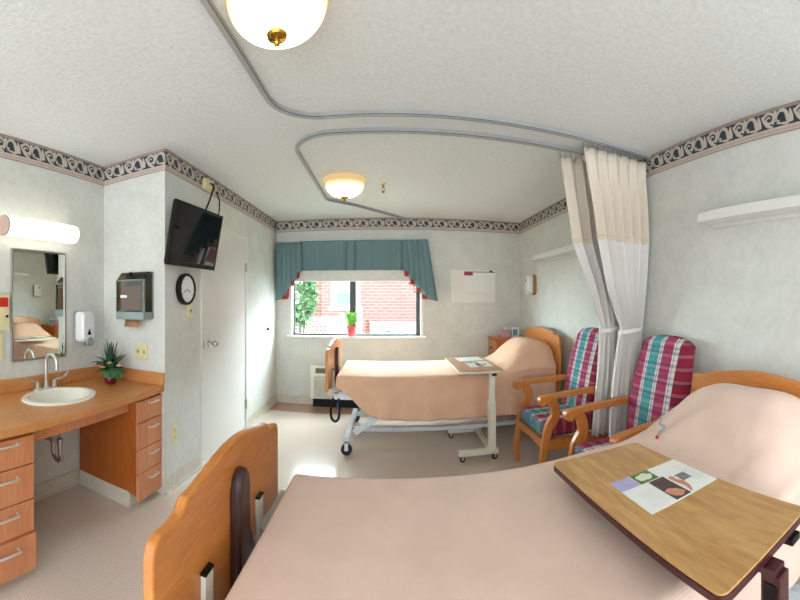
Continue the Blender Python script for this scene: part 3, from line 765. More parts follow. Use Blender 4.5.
# wall unit under the window
r = thing('wall_air_conditioner', (-.47, YB, .04), 'beige through-wall air conditioner with louvred grille under the window', 'air conditioner')
ax0, ax1, az0, az1, ay = -.985, .10, .045, .535, YB - .13
obj('housing', G().box(ax0, ax1, ay, YB - .009, az0 + .06, az1), flat('beige_housing', (228, 224, 208), .5), r, bevel=.012)
obj('kick_base', G().box(ax0 + .03, ax1 - .03, ay + .02, YB - .021, .001, az0 + .061), M['black'], r)
g = G()
for i in range(16):
    z = .13 + i * .0165
    g.obox(((ax0 + ax1) / 2, ay - .004, z), ((ax1 - ax0) / 2 - .05, 0, 0), (0, .006, .004), (0, -.001, .002))
obj('louvre_grille', g.box(ax0 + .045, ax1 - .045, ay - .002, ay + .003, .12, .40), flat('grey_beige_louvre', (204, 204, 192), .5), r, smooth=0)
obj('control_panel', G().box(ax0 + .07, ax0 + .32, ay - .004, ay + .004, .435, .50), flat('olive_control_panel', (112, 108, 86), .5), r, bevel=.002)

# white board and calendar
r = tag(obj('notice_board', G().box(.835, 1.437, YB - .008, YB - .001, 1.335, 1.77), flat('pale_board', (230, 228, 220), .3, var=.02), bevel=.002), 'plain pale board on the back wall behind the calendar', 'board')
r = thing('wall_calendar', (1.22, YB - .009, 1.5), 'white wall calendar with red heading on the board by the far bed', 'calendar')
obj('page', G().box(1.005, 1.437, YB - .0115, YB - .0085, 1.495, 1.762), M['page'], r, smooth=0)
obj('red_heading', G().box(1.008, 1.125, YB - .0125, YB - .0116, 1.70, 1.752), flat('dull_red_print', (164, 50, 54), .5), r, smooth=0)
g = G().box(1.13, 1.43, YB - .0125, YB - .0116, 1.742, 1.752)
g.prism([(1.33, 1.742), (1.42, 1.742), (1.39, 1.765), (1.37, 1.772)], 'xz', YB - .0125, YB - .0116)
obj('top_strip', g, flat('dark_green_print', (44, 66, 62), .5), r, smooth=0)
g = G()
for i in range(8): g.box(1.012 + i * .06, 1.0135 + i * .06, YB - .0121, YB - .0116, 1.51, 1.69)
for i in range(6): g.box(1.012, 1.432, YB - .0121, YB - .0116, 1.51 + i * .036, 1.5115 + i * .036)
obj('date_grid', g, flat('pale_grey_print', (190, 196, 200), .6), r, smooth=0)

# ------------------------------------------------------------------ beds
def board_outline(yc, half, zb, zc, zp, n=100):
    """bottom zb, corner height zc, crest zp"""
    pts = [(yc - half, zb), (yc + half, zb)]
    top = []
    for i in range(n + 1):
        s = 1 - 2 * i / n; a = abs(s)
        k_ = (zp - zc) / .075
        if a < .6: z = zc + k_ * (.034 + .041 * cos(a / .6 * PI / 2) ** 1.2)
        else: z = zc + k_ * interp([(.6, .034), (.64, .031), (.67, .034), (.70, .022), (.74, .006), (.80, .0), (.86, -.001), (.92, .0), (1.0, 0)], a)
        if a > .90: z -= .04 * (1 - math.sqrt(max(0, 1 - ((a - .90) / .10) ** 2)))
        top.append((yc + half * s, z))
    return pts + top
def make_bed(label, xf, xh, yc, half, top, mx0, fz, hz, blanket_mat, near):
    r = thing('hospital_bed', ((xf + xh) / 2, yc, 0), label, 'bed', 'hospital beds')
    # headboard and footboard
    hb = obj('headboard', G().prism(board_outline(yc, half, hz[0], hz[1], hz[2]), 'yz', xh, xh + .03), M['oak'], r, bevel=.008, seg=3)
    fb = obj('footboard', G().prism(board_outline(yc, half, fz[0], fz[1], fz[2]), 'yz', xf - .03, xf), M['oak'], r, bevel=.008, seg=3)
    # dark retainer in the middle of the footboard
    zt_ = fz[2] - .085
    def rt(x, s, c=0): return [Vector((x, yc - .01 + p[0] * s, p[1])) for p in [(-.048, zt_ - .40), (-.048, zt_ - .06), (-.034, zt_ - .02), (-.01, zt_), (.01, zt_), (.034, zt_ - .02), (.048, zt_ - .06), (.048, zt_ - .20), (.10, zt_ - .27), (.10, zt_ - .40)]]
    obj('retainer', G().rings([rt(xf + .0005, 1), rt(xf + .022, 1), rt(xf + .034, .78)]), M['brownp'], r, parent=fb, bevel=.004)
    for sg in (-1, 1):
        y = yc - .02 + sg * .2
        obj('bracket', G().box(xf + .0005, xf + .016, y - .022, y + .022, top - .22, top + .012), M['beige'], r, parent=fb, bevel=.002)
        obj('bracket_cap', G().box(xf + .0005, xf + .018, y - .024, y + .024, top + .0125, top + .02), M['black'], r, parent=fb, bevel=.002)
    obj('strap_bar', G().sweep([(xf + .02, yc + .16, top - .09), (xf + .055, yc + .225, top - .05), (xf + .075, yc + .29, top - .012)], [(.018, -.004), (.018, .004), (-.018, .004), (-.018, -.004)]), flat('grey_strap', (164, 160, 150), .5), r, parent=fb)
    # mattress
    mb = obj('mattress', G().box(mx0 + .01, xh - .01, yc - half + .035, yc + half - .035, top - .15, top - .012), M['peachs'] if not near else M['pink'], r, bevel=.04, seg=4)
    # deck, base frame, lift arms, casters
    g = G()
    for y in (yc - half + .06, yc + half - .06): g.box(mx0 - .03, xh - .005, y - .02, y + .02, top - .22, top - .17)
    for x in (mx0 - .03, .2, .8, xh - .06): g.box(x, x + .04, yc - half + .06, yc + half - .06, top - .21, top - .175)
    g.box(mx0 + .02, xh - .03, yc - half + .05, yc + half - .05, top - .17, top - .152)
    for x in (xf - .0, xh - .05): g.box(min(x, x + .05), x + .05, yc - .25, yc - .2, top - .21, top - .17); g.box(x, x + .05, yc + .2, yc + .25, top - .21, top - .17)
    obj('deck_frame', g, M['bedwhite'], r, bevel=.004)
    bx0, bx1 = mx0 + .105, xh - .2
    yn, yf = yc - half + .02, yc + half - .14
    if not near: yn -= .10
    g = G().box(bx0 - .025, bx0 + .025, yn, yf, .10, .15).box(bx1 - .025, bx1 + .025, yn, yf, .10, .15)
    for y in (yn + .34, yf - .1): g.box(bx0, bx1, y - .02, y + .02, .10, .14)
    obj('base_frame', g, M['bedwhite'], r, bevel=.006)
    for y in (yn + .16, yf - .18):
        obj('lift_arm', G().sweep([(bx0 + .06, y, .14), (bx0 + .5, y, top - .20)], [(.02, -.025), (.02, .025), (-.02, .025), (-.02, -.025)]), M['bedwhite'], r, bevel=.004)
        obj('lift_arm', G().sweep([(bx1 - .06, y, .14), (bx1 - .5, y, top - .20)], [(.02, -.025), (.02, .025), (-.02, .025), (-.02, -.025)]), M['bedwhite'], r, bevel=.004)
    for x in (bx0, bx1):
        for y in (yn - .0, yf):
            cw = obj('caster', G().cyl((x, y - .02, .051), (x, y + .02, .051), .05, 24), M['rubber'], r, bevel=.006)
            obj('fork', G().box(x - .016, x + .016, y - .026, y - .021, .045, .125).box(x - .016, x + .016, y + .021, y + .026, .045, .125).box(x - .016, x + .016, y - .026, y + .026, .112, .125), M['bedwhite'], r, parent=cw)
    return r
NB = make_bed('nearer hospital bed with honey oak boards and dusty pink blanket', -.455, 1.605, 1.075, .445, .655, -.375, (.45, .858, .935), (.45, .945, .998), M['pink'], True)
FB = make_bed('farther hospital bed by the window with honey oak boards on white frame', -.535, 1.665, 3.86, .49, .675, -.465, (.525, .915, .968), (.45, 1.015, 1.075), M['peach'], False)
# loop of cable hanging at the foot of the far bed
lp = [(-.48, 3.47, .50), (-.50, 3.40, .44), (-.515, 3.385, .36), (-.505, 3.38, .29), (-.475, 3.38, .265), (-.445, 3.38, .29), (-.435, 3.385, .36), (-.445, 3.40, .44), (-.43, 3.47, .49), (-.30, 3.52, .475), (-.1, 3.55, .48)]
cb = obj('cable', G().tube(bez(lp, 6), .012, 10), M['black'], FB)
obj('blue_sleeve', G().tube(bez([(-.445, 3.388, .37), (-.447, 3.398, .43), (-.438, 3.44, .475)], 5), .0135, 10), flat('blue_rubber', (60, 70, 130), .5), FB, parent=cb)
obj('bumper_roller', G().cyl((-.52, 3.41, .50), (-.52, 3.41, .545), .03, 20), M['beige'], FB)

def make_blanket(label, x0, x1, yc, half, top, hem_near, hem_far, mat, seed, pb0, pb1, ph, foot_drop=.13):
    rnd = random.Random(seed); ph1, ph2, ph3 = rnd.uniform(0, 6), rnd.uniform(0, 6), rnd.uniform(0, 6)
    rows = []; rc = .045
    def pil(x):
        a = smooths((x - pb0) / (pb1 - pb0)); b = 1 - .16 * smooths((x - pb1 - .05) / .2)
        return ph * a ** .85 * b
    nx = 96
    lift = lambda x: .016 * smooths((x - .5) / .5)
    stations = [(x0 - .004, foot_drop), (x0 - .006, foot_drop * .6), (x0 - .004, .05), (x0 + .004, .024), (x0 + .018, .008), (x0 + .036, .001)]
    stations += [(x0 + .045 + (x1 - x0 - .045) * i / nx, 0) for i in range(1, nx + 1)]
    for x, dz in stations:
        h = pil(x); row = []
        def side(sg, hem, seq):
            for q in seq:
                ztop = top - rc + h * .12 + lift(x); z = ztop + (hem - ztop) * q
                fold = (.009 * sin(x * 15 + ph1) + .006 * sin(x * 31 + ph2)) * q ** 1.3 + .012 * q
                hh = min(1, h / .2) * .05 * (1 - q)
                row.append((x, yc + sg * (half + .004 + fold + .0 - hh * .3), min(z, top - dz * 1.0 + h)))
        hn, hf = hem_near(x), hem_far(x)
        side(1, hf, [1, .8, .6, .4, .2, .0])
        for k in range(1, 5):
            a = k / 5 * PI / 2
            row.append((x, yc + half + .004 - rc + rc * cos(a), min(top - rc + rc * sin(a) + h * (.12 + .1 * k / 5) + lift(x), top - dz + h + .03)))
        nt = 28
        for k in range(nt + 1):
            s = 1 - 2 * k / nt; y = yc + (half - rc) * s; a = abs(s)
            f = (1 - a ** (2.6 if s > 0 else 5)) * .74 + .26
            wv = .0022 * sin(6 * x + 5 * y + ph3) + .0016 * sin(17 * x - 9 * y) 
            cr = 0
            if pb0 - .12 < x < pb1:   # creases running out from the foot of the pillow
                q = (x - pb0 + .12) / (pb1 - pb0 + .12)
                cr = .010 * sin(PI * q) * (.5 * sin(30 * y + 18 * x + ph1) * smooths((a - .25) / .6) + .35 * sin(22 * (y - x) + ph2))
            ax, ay = x - (pb0 + .04), y - (yc + half * .84)
            rr_ = math.hypot(ax, ay); an = math.atan2(-ay, ax)
            cr = cr * .6 + .030 * sin(11 * an + 5 * rr_) * (rr_ / .06 if rr_ < .06 else 1) * math.exp(-rr_ / .22) * smooths((an + .5) / .4)
            bx_, by_ = x - (pb0 + .06), y - (yc - half * .55)
            r2_ = math.hypot(bx_, by_ * 1.5); cr += .010 * sin(9 * math.atan2(by_, bx_) + ph1) * math.exp(-r2_ / .16)
            z = top + h * f + wv + cr + lift(x) + .004 * (1 - a ** 2)
            row.append((x, y, min(z, top - dz + h + .04)))
        for k in range(4, 0, -1):
            a = k / 5 * PI / 2
            row.append((x, yc - half - .004 + rc - rc * cos(a), min(top - rc + rc * sin(a) + h * (.12 + .1 * k / 5) + lift(x), top - dz + h + .03)))
        side(-1, hn, [.0, .2, .4, .6, .8, 1])
        rows.append(row)
    gb = G().grid(rows); o = obj('blanket', gb, mat, solid=.007, smooth=70, subd=1)
    tag(o, label, 'blanket', 'bed blankets')
    return gb
hn = lambda x: .36
NBG = make_blanket('dusty pink woven blanket over the nearer bed, raised over its pillow', -.375, 1.597, 1.075, .442, .658, hn, lambda x: .40, M['pink'], 3, 1.06, 1.42, .275)
hem_f = lambda x: interp([(-.47, .575), (-.42, .56), (-.33, .47), (-.20, .335), (-.06, .285), (.2, .27), (1.7, .27)], x)
make_blanket('peach woven blanket hanging over the farther bed, raised over its pillow', -.465, 1.655, 3.86, .46, .675, hem_f, lambda x: .35, M['peach'], 9, 1.10, 1.42, .27)

# red cord clip on the near blanket beside the pillow
from mathutils.bvhtree import BVHTree
bv = BVHTree.FromPolygons([tuple(v) for v in NBG.v], [f for f in NBG.f])
cc = Vector((1.19, 1.33, 0)); up_ = lambda dx, dy, dz: tuple(Vector((cc.x + dx, cc.y + dy, bv.ray_cast(Vector((cc.x + dx, cc.y + dy, 2)), Vector((0, 0, -1)))[0].z + dz)))
r = thing('call_cord', up_(0, 0, .01), 'small grey call cord clip with a red tip on the pink blanket', 'call cord')
obj('cord', G().tube(bez([up_(.03, .03, .008), up_(.02, .02, .03), up_(.0, .0, .035), up_(.01, -.02, .012), up_(-.02, -.02, .010), up_(-.045, -.03, .010)], 6), .005, 8), M['greyp'], r)
obj('red_tip', G().ball(up_(-.05, -.032, .011), .009), flat('red_cap', (190, 50, 46), .4), r)

# ------------------------------------------------------------------ nightstand
nx0, nx1, ny0, ny1, nz = 1.335, 1.785, 4.43, 4.835, .895
r = thing('nightstand', ((nx0 + nx1) / 2, (ny0 + ny1) / 2, 0), 'honey oak nightstand in the back corner behind the farther bed', 'nightstand')
obj('cabinet_body', G().box(nx0 + .02, nx1, ny0 + .01, ny1, .04, nz - .022), wood('oak_side', (196, 106, 42), (176, 88, 30), (9, 9, 3)), r, bevel=.003)
obj('top', G().box(nx0 - .012, nx1, ny0 - .008, ny1 + .004, nz - .0215, nz), M['oakv'], r, bevel=.006)
dr = obj('drawer', G().box(nx0, nx0 + .0195, ny0 + .02, ny1 - .01, .66, nz - .035), M['oakv'], r, bevel=.004)
obj('knob', G().cyl((nx0, 4.63, .76), (nx0 - .02, 4.63, .76), .012, r1=.02).ball((nx0 - .02, 4.63, .76), .018), M['bronze'], r, parent=dr)
dr = obj('door', G().box(nx0, nx0 + .0195, ny0 + .02, ny1 - .01, .06, .65), M['oakv'], r, bevel=.004)
obj('knob', G().ball((nx0 - .012, 4.48, .55), .016), M['bronze'], r, parent=dr)
obj('plinth', G().box(nx0 + .04, nx1, ny0 + .03, ny1, .001, .0395), M['cabin'], r)
r = thing('tissue_box', (1.50, 4.62, nz), 'small pink tissue box on the nightstand', 'tissue box')
obj('carton', G().box(1.455, 1.555, 4.57, 4.67, nz + .001, nz + .095), flat('pink_card', (204, 158, 164), .6, var=.25, scale=30), r, bevel=.003)
g = G(); leaf_blade(g, (1.505, 4.62, nz + .092), (1.51, 4.63, nz + .135), .03, .01); leaf_blade(g, (1.505, 4.62, nz + .092), (1.49, 4.60, nz + .13), .025, .01)
obj('tissue', g, M['page'], r)
r = thing('picture_card', (1.63, 4.60, nz), 'small white box with a blue picture on the nightstand', 'box')
obj('carton', G().box(1.575, 1.675, 4.56, 4.62, nz + .001, nz + .125), M['page'], r, bevel=.002)
obj('blue_picture', G().box(1.59, 1.65, 4.5588, 4.5599, nz + .02, nz + .10).box(1.5738, 1.5749, 4.57, 4.61, nz + .02, nz + .10), flat('teal_blue_print', (96, 150, 178), .5, var=.3, scale=40), r, smooth=0)

# ------------------------------------------------------------------ overbed tables
def overbed(label, x0, x1, y0, y1, zt, colx, coly, base, by1, mt, me, mb, grp):
    r = thing('overbed_table', (colx, coly, 0), label, 'overbed table', grp)
    pts = []
    rad = .022
    for cx_, cy_, a0 in ((x1 - rad, y1 - rad, 0), (x0 + rad, y1 - rad, PI / 2), (x0 + rad, y0 + rad, PI), (x1 - rad, y0 + rad, 1.5 * PI)):
        pts += [(cx_ + rad * cos(a0 + i / 6 * PI / 2), cy_ + rad * sin(a0 + i / 6 * PI / 2)) for i in range(7)]
    tp = obj('table_top', G().prism(pts, 'xy', zt - .006, zt), mt, r, bevel=.0015)
    cxm, cym = (x0 + x1) / 2, (y0 + y1) / 2
    e = [(cxm + (p[0] - cxm) * 1.006, cym + (p[1] - cym) * 1.004) for p in pts]
    obj('edge_band', G().prism(e, 'xy', zt - .026, zt - .0065), me, r, parent=tp, bevel=.003)
    obj('top_support', G().box(colx - .022, colx + .022, coly - .015, y1 - .18, zt - .046, zt - .0265).box(x0 + .06, x1 - .06, cym - .02, cym + .02, zt - .04, zt - .0265), mb, r, bevel=.003)
    obj('column', G().box(colx - .022, colx + .022, coly - .027, coly + .027, .30, zt - .04).box(colx - .029, colx + .029, coly - .035, coly + .035, .075, .50), mb, r, bevel=.004)
    obj('lever', G().box(x1 - .105, x1 - .06, y0 - .010, y0 + .06, zt - .052, zt - .032), M['black'], r, bevel=.004)
    if mb is M['maroon']: obj('gear_track', G().box(colx - .0315, colx - .0292, coly - .022, coly + .022, .10, .48).box(colx - .0245, colx - .0222, coly - .018, coly + .018, .51, zt - .06), M['black'], r)
    bx0, bx1 = base
    g = G().box(bx0, bx1, coly - .025, coly + .025, .055, .10).box(bx0, bx1, by1 - .02, by1 + .02, .055, .09).box(colx - .022, colx + .022, coly, by1, .06, .09)
    obj('base', g, mb, r, bevel=.005)
    for x in (bx0 + .03, bx1 - .03):
        for y in (coly, by1):
            cw = obj('caster', G().cyl((x, y - .008, .024), (x, y + .008, .024), .023, 18), M['rubber'], r, bevel=.003)
            obj('fork', G().box(x - .009, x + .009, y - .014, y - .009, .02, .056).box(x - .009, x + .009, y + .009, y + .014, .02, .056).box(x - .009, x + .009, y - .014, y + .014, .048, .056), M['steel'], r, parent=cw)
    return r
overbed('oak topped overbed table with dark maroon edge across the nearer bed', .588, .973, .470, 1.248, .768, .762, .452, (.60, .96), 1.05, M['tabletop'], M['maroon'], M['maroon'], 'overbed tables')
overbed('light oak overbed table on a beige stand across the farther bed', .60, .985, 3.075, 3.86, .772, .888, 3.095, (.60, .945), 3.66, M['tabletop2'], M['beige'], M['beige'], 'overbed tables')

# brochures (flat prints)
PR = [M['page'], flat('lavender_print', (178, 172, 214), .4), flat('leaf_green_print', (92, 122, 66), .4, var=.3, scale=60), flat('cream_flower_print', (224, 228, 200), .4), flat('dark_photo_print', (84, 62, 60), .4, var=.4, scale=50),
      flat('warm_skin_print', (206, 140, 112), .4, var=.15, scale=40), flat('grey_photo_print', (128, 124, 128), .4, var=.4, scale=60)]
def brochure(label, c, u, v, z):
    """u runs along the table width, v along its length; sizes in metres"""
    c = Vector((c[0], c[1], 0)); u = Vector(u); v = Vector(v)
    r = thing('brochure', (c.x, c.y, z), label, 'brochure', 'printed brochures on the overbed tables')
    def quad(g, a0, a1, b0, b1, h, mi=0):
        P = [c + u * a + v * b for a, b in ((a0, b0), (a1, b0), (a1, b1), (a0, b1))]
        g.add([(p.x, p.y, z + h) for p in P], [(0, 1, 2, 3)], mi)
    def poly(g, pts, h, mi):
        P = [c + u * a + v * b for a, b in pts]; g.add([(p.x, p.y, z + h) for p in P], [list(range(len(P)))], mi)
    P = [c + u * a + v * b for a, b in ((0, 0), (1, 0), (1, 1), (0, 1))]
    gp = G().prism([(p.x, p.y) for p in P], 'xy', z + .0006, z + .0022)
    g = G(); quad(g, 0, .26, .68, 1, .0025, 1); obj('lavender_block', g, PR, r, smooth=0)
    g = G(); quad(g, .27, .54, .68, 1, .0025, 2)
    for k in range(5):
        a0 = .405 + .06 * cos(k * 1.3); b0 = .84 + .06 * sin(k * 1.3)
        poly(g, [(a0 + .055 * cos(t * PI / 5), b0 + .055 * sin(t * PI / 5)) for t in range(10)], .0027 + k * .00003, 3)
    obj('flower_photo', g, PR, r, smooth=0)
    g = G(); quad(g, .36, .58, .02, .66, .0025, 4)
    poly(g, [(.38, .45), (.44, .50), (.52, .44), (.50, .36), (.42, .36)], .0027, 4)
    poly(g, [(.37, .30), (.44, .34), (.52, .26), (.56, .12), (.48, .05), (.41, .10), (.38, .2)], .00275, 5)
    obj('dancers_photo', g, PR, r, smooth=0)
    g = G(); quad(g, .70, .84, .34, .56, .0025, 6)
    poly(g, [(.60, .54), (.64, .60), (.67, .54), (.66, .44), (.70, .36), (.68, .18), (.62, .04), (.60, .05), (.63, .22), (.61, .36)], .0027, 5)
    obj('hands_photo', g, PR, r, smooth=0)
    for i in range(9): quad(gp, .10, .30, .10 + i * .05, .112 + i * .05, .0025, 1)
    for i in range(5): quad(gp, .84 + i * .025, .85 + i * .025, .2, .8, .0025, 1)
    obj('page', gp, [M['page'], flat('faint_print', (220, 224, 220), .5)], r, smooth=0)
    return r
def onz(px, py, z):
    a = (px - 400) / 374.38 + .034; t = (300.78 - py) / 374.38; q = (z - 1.364) / t
    return (q * sin(a), q * cos(a))
# corners of the near sheet: left (610,484), far (673,461), right (717,479), near (652,515)
pn = Vector(onz(652, 515, .768)); pl = Vector(onz(610, 484, .768)); pf = Vector(onz(673, 461, .768)); prr = Vector(onz(717, 479, .768))
uu = (prr - pn).to_3d(); uu.z = 0; vv = (pl - pn).to_3d()
brochure('open white brochure with lavender and photo blocks on the nearer overbed table', (pn.x, pn.y), (uu.x, uu.y, 0), (vv.x, vv.y, 0), .768)
brochure('white printed brochure on the farther overbed table', (.735, 3.24), (.215, .0, 0), (0, .30, 0), .772)
# second sheet lying beyond it
o = obj('paper_sheet', G().prism([(.70, 3.58), (.955, 3.60), (.945, 3.84), (.69, 3.82)], 'xy', .7725, .7738), M['page'], smooth=0)
tag(o, 'plain white sheet at the wall-side end of the farther overbed table', 'paper')

# ------------------------------------------------------------------ armchairs (built facing -x, origin on the floor)
def make_chair():
    r = thing('armchair', (0, 0, 0), 'oak armchair with plaid back between the curtain and the nearer bed', 'armchair', 'plaid oak armchairs')
    hw = .30
    # seat cushion
    g = G(); R = []
    sec = rr(-.245, .245, 0, 1, .0001, 1)
    def cush(x0, x1, y0, y1, z0, z1, rad):
        return G().box(x0, x1, y0, y1, z0, z1)
    obj('seat', cush(-.315, .19, -.240, .240, .345, .465, .03), M['plaids'], r, bevel=.035, seg=4)
    # backrest: leaning padded slab, curved face, rounded top, narrower at the shoulders
    rows_f, rows_b = [], []
    nz_, ny_ = 22, 18
    def prof(q): return Vector((.12 + .16 * q ** 1.05, 0, .43 + .70 * q))
    ring_rows = []
    for i in range(nz_ + 1):
        q = i / nz_; c = prof(q)
        half = .228 + .032 * sin(min(1, q * 1.1) * PI) + .014 * q
        if q > .90: half *= 1
        rf, rb = [], []
        for j in range(ny_ + 1):
            s = -1 + 2 * j / ny_; a = abs(s)
            top_drop = .060 * (a ** 3.2) * smooths((q - .55) / .45)
            edge = (1 - a ** 6) ** .5 if a < 1 else 0
            capq = 1 if q < .94 else math.sqrt(max(0, 1 - ((q - .94) / .06) ** 2 * .95))
            th = .040 * edge * capq
            belly = .014 * (1 - a ** 2) * sin(min(1, q * 1.05) * PI)
            rf.append((c.x - .012 - th - belly, half * s, c.z - top_drop)); rb.append((c.x + .012 + th * .6, half * s, c.z - top_drop))
        ring_rows.append(rf + rb[::-1])
    g = G(); g.rings(ring_rows); obj('backrest', g, M['plaidb'], r, smooth=60)
    sq = lambda a, b: [(a, -b), (a, b), (-a, b), (-a, -b)]
    for sg in (-1, 1):
        y = sg * (hw - .032)
        # front leg running up into the arm support as one bent piece each
        pts = bez([(-.325, y, .001), (-.335, y, .12), (-.318, y, .26), (-.30, y, .36)], 6)
        obj('leg', G().sweep(pts, sq(.021, .026), (1, 0, 0), scale=[(1, .72 + .35 * i / len(pts)) for i in range(len(pts))]), M['oakv'], r, bevel=.006)
        pts = bez([(-.30, y, .355), (-.275, y, .44), (-.225, y, .52), (-.235, y, .60), (-.27, y, .648)], 6)
        obj('arm_support', G().sweep(pts, sq(.020, .028), (1, 0, 0), scale=[(1, 1.0 + .25 * sin(PI * i / len(pts))) for i in range(len(pts))]), M['oakv'], r, bevel=.006)
        # back leg, raked
        pts = bez([(.325, y * .93, .001), (.27, y * .95, .16), (.22, y * .97, .36), (.235, y * .98, .52), (.26, y * .97, .70)], 6)
        obj('leg', G().sweep(pts, sq(.021, .026), (1, 0, 0)), M['oakv'], r, bevel=.006)
        # arm with a rolled front
        out = []
        n_ = 16
        cxs, czs, rs = -.325, .638, .036
        out = [(.25, .655), (.25, .69), (.05, .694), (-.15, .688), (-.27, .678)]
        out += [(cxs + rs * cos(PI * .5 + PI * 1.35 * i / n_), czs + rs * sin(PI * .5 + PI * 1.35 * i / n_)) for i in range(n_ + 1)]
        out += [(-.285, .632), (-.24, .645), (-.10, .650)]
        obj('arm', G().prism(out, 'xz', y - .030, y + .030), M['oakv'], r, bevel=.007)
        obj('side_rail', G().box(-.31, .24, y - .015, y + .015, .27, .345), M['oakv'], r, bevel=.004)
    obj('front_rail', G().prism([(-.245, .345), (-.245, .275), (0, .295), (.245, .275), (.245, .345)], 'yz', -.325, -.297), M['oakv'], r, bevel=.003)
    obj('rear_rail', G().box(.205, .235, -.235, .235, .28, .345), M['oakv'], r, bevel=.003)
    return r
ch = make_chair(); ch.location = (1.435, 1.838, 0)
c2 = copy_tree(ch, (1.42, 2.755, 0))
c2['label'] = 'oak armchair with plaid back beside the farther bed and its table'

# ------------------------------------------------------------------ ceiling track and privacy curtains
tk = M['trackm']
def track(pts, name, label):
    o = obj(name, G().sweep(pts, [(.011, -.015), (.011, .015), (-.011, .015), (-.011, -.015)]).sweep([(p[0], p[1], p[2] - .009) for p in pts], [(.0125, -.0025), (.0125, .0025), (-.0125, .0025), (-.0125, -.0025)], mi=1), [tk, flat('dark_track_slot', (92, 96, 100), .4, .3)], smooth=50)
    return tag(o, label, 'curtain track', 'ceiling curtain tracks')
zt_ = ZC - .0155
def corner(c, rad, a0, a1, n=12): return [(c[0] + rad * cos(a0 + (a1 - a0) * i / n), c[1] + rad * sin(a0 + (a1 - a0) * i / n), zt_) for i in range(n + 1)]
track([(-.616, -1.6, zt_), (-.616, .5, zt_)] + corner((-.616 + .265, 2.115 - .265), .265, PI, PI / 2) + [(.3, 2.115, zt_), (1.0, 2.115, zt_), (XR - .004, 2.115, zt_)], 'curtain_track', 'grey ceiling curtain track bending round the nearer ceiling lamp')
track([(XR - .004, 2.332, zt_), (.8, 2.332, zt_)] + corner((-.632 + .275, 2.332 + .275), .275, -PI / 2, -PI) + [(-.632, 3.25, zt_)] + corner((-.632 + .12, 3.81), .12, PI, PI * .76, 5) + [(-.36, 4.13, zt_), (.19, YB - .06, zt_), (.225, YB - .004, zt_)], 'curtain_track', 'grey ceiling curtain track bending round the farther ceiling lamp')

def curtain(label, yt, yb, tab, nf, seed, tie):
    """tab: z -> (x0,x1); folds run down the cloth"""
    rnd = random.Random(seed); phs = [rnd.uniform(-.5, .5) for _ in range(nf + 2)]
    r = thing('privacy_curtain', (1.5, yt, 0), label, 'curtain', 'privacy curtains')
    zs = [2.372, 2.3, 2.2, 2.1, 2.0, 1.9, 1.80, 1.78, 1.70, 1.62, 1.54, 1.46, 1.38, 1.30, 1.24, 1.18, 1.14, 1.08, 1.0, .92, .84, .74, .64, .54, .44, .36]
    L = [(z, v[0]) for z, v in sorted(tab.items())]; Rr = [(z, v[1]) for z, v in sorted(tab.items())]
    Yt = [(z, yb if z < 1.3 else yt) for z in ()] or [(.3, yb), (1.15, (yt + yb) / 2 + .02), (1.8, yt), (2.4, yt)]
    nu = nf * 14
    def row(z):
        x0, x1 = interp(L, z), interp(Rr, z); yc = interp(Yt, z); out = []
        wdt = x1 - x0
        amp = .012 + .034 * smooths((2.38 - z) / .5) * min(1.25, .50 / wdt) 
        amp = min(amp, .048)
        for i in range(nu + 1):
            u = i / nu; k = u * nf; pi_ = int(k); fr = k - pi_
            pa = phs[pi_] * (1 - fr) + phs[pi_ + 1] * fr
            th = 2 * PI * k + .9 * pa
            lead = .03 * math.exp(-((u - .04) / .05) ** 2) * smooths((2.3 - z) / .4)
            tw = .02 * sin(3.1 * u * PI + z * 2 + seed) * smooths((1.9 - z) / .5)
            out.append((x0 + wdt * (u + .28 / nf / 2 / PI * 1.6 * sin(2 * th) * .5), yc + amp * sin(th) * (1 + .3 * pa) - lead + tw * .6, z))
        return out
    obj('mesh_header', G().grid([row(z) for z in zs if z >= 1.78]), M['mesh'], r, smooth=80, solid=.0015)
    obj('cloth', G().grid([[(p[0], p[1] - .0015, p[2]) for p in row(z)] for z in zs if z <= 1.80]), M['curt'], r, smooth=80, solid=.002)
    obj('header_seam', G().grid([[(p[0], p[1] - .004, p[2]) for p in row(z)] for z in (1.805, 1.79, 1.775)]), fabric('cream_seam', (226, 214, 190), 200, .1), r, smooth=80, solid=.002)
    top = row(2.372)
    for i in range(0, nu + 1, 6):
        x, y, z = top[i]
        obj('hook', G().tube([(x, yt, ZC - .043), (x, (y + yt) / 2, ZC - .055), (x, y, z - .018)], .0032, 6), M['steel'], r)
    # tie band round the gathered waist
    zc = 1.15; x0, x1 = interp(L, zc), interp(Rr, zc); yc = interp(Yt, zc)
    rx, ry = (x1 - x0) / 2 + .008, .062
    band = [[((x0 + x1) / 2 + rx * cos(a), yc + ry * sin(a), zc + dz + .012 * cos(a)) for a in [2 * PI * i / 32 for i in range(33)]] for dz in (-.014, .014)]
    g = G().grid(band)
    g.sweep([((x0 + x1) / 2 + rx - .01, yc, zc + .012), (XR - .012, yc + .01, zc + .03), (XR - .001, yc + .01, zc + .03)], [(.003, -.012), (.003, .012), (-.003, .012), (-.003, -.012)])
    obj('tie_band', g, M['curt'], r, smooth=60)
    return r
curtain('white privacy curtain gathered with a tie, the one nearer the viewer behind the armchairs', 2.115, 2.232,
        {2.40: (1.218, 1.755), 1.78: (1.320, 1.755), 1.45: (1.435, 1.755), 1.17: (1.575, 1.745), .90: (1.525, 1.75), .60: (1.495, 1.76), .35: (1.485, 1.765)}, 6, 4, True)
curtain('white privacy curtain gathered with a tie, hanging from the track nearer the window', 2.332, 2.388,
        {2.40: (1.157, 1.76), 1.78: (1.248, 1.755), 1.45: (1.41, 1.75), 1.17: (1.525, 1.70), .85: (1.50, 1.73), .35: (1.44, 1.76)}, 6, 11, True)

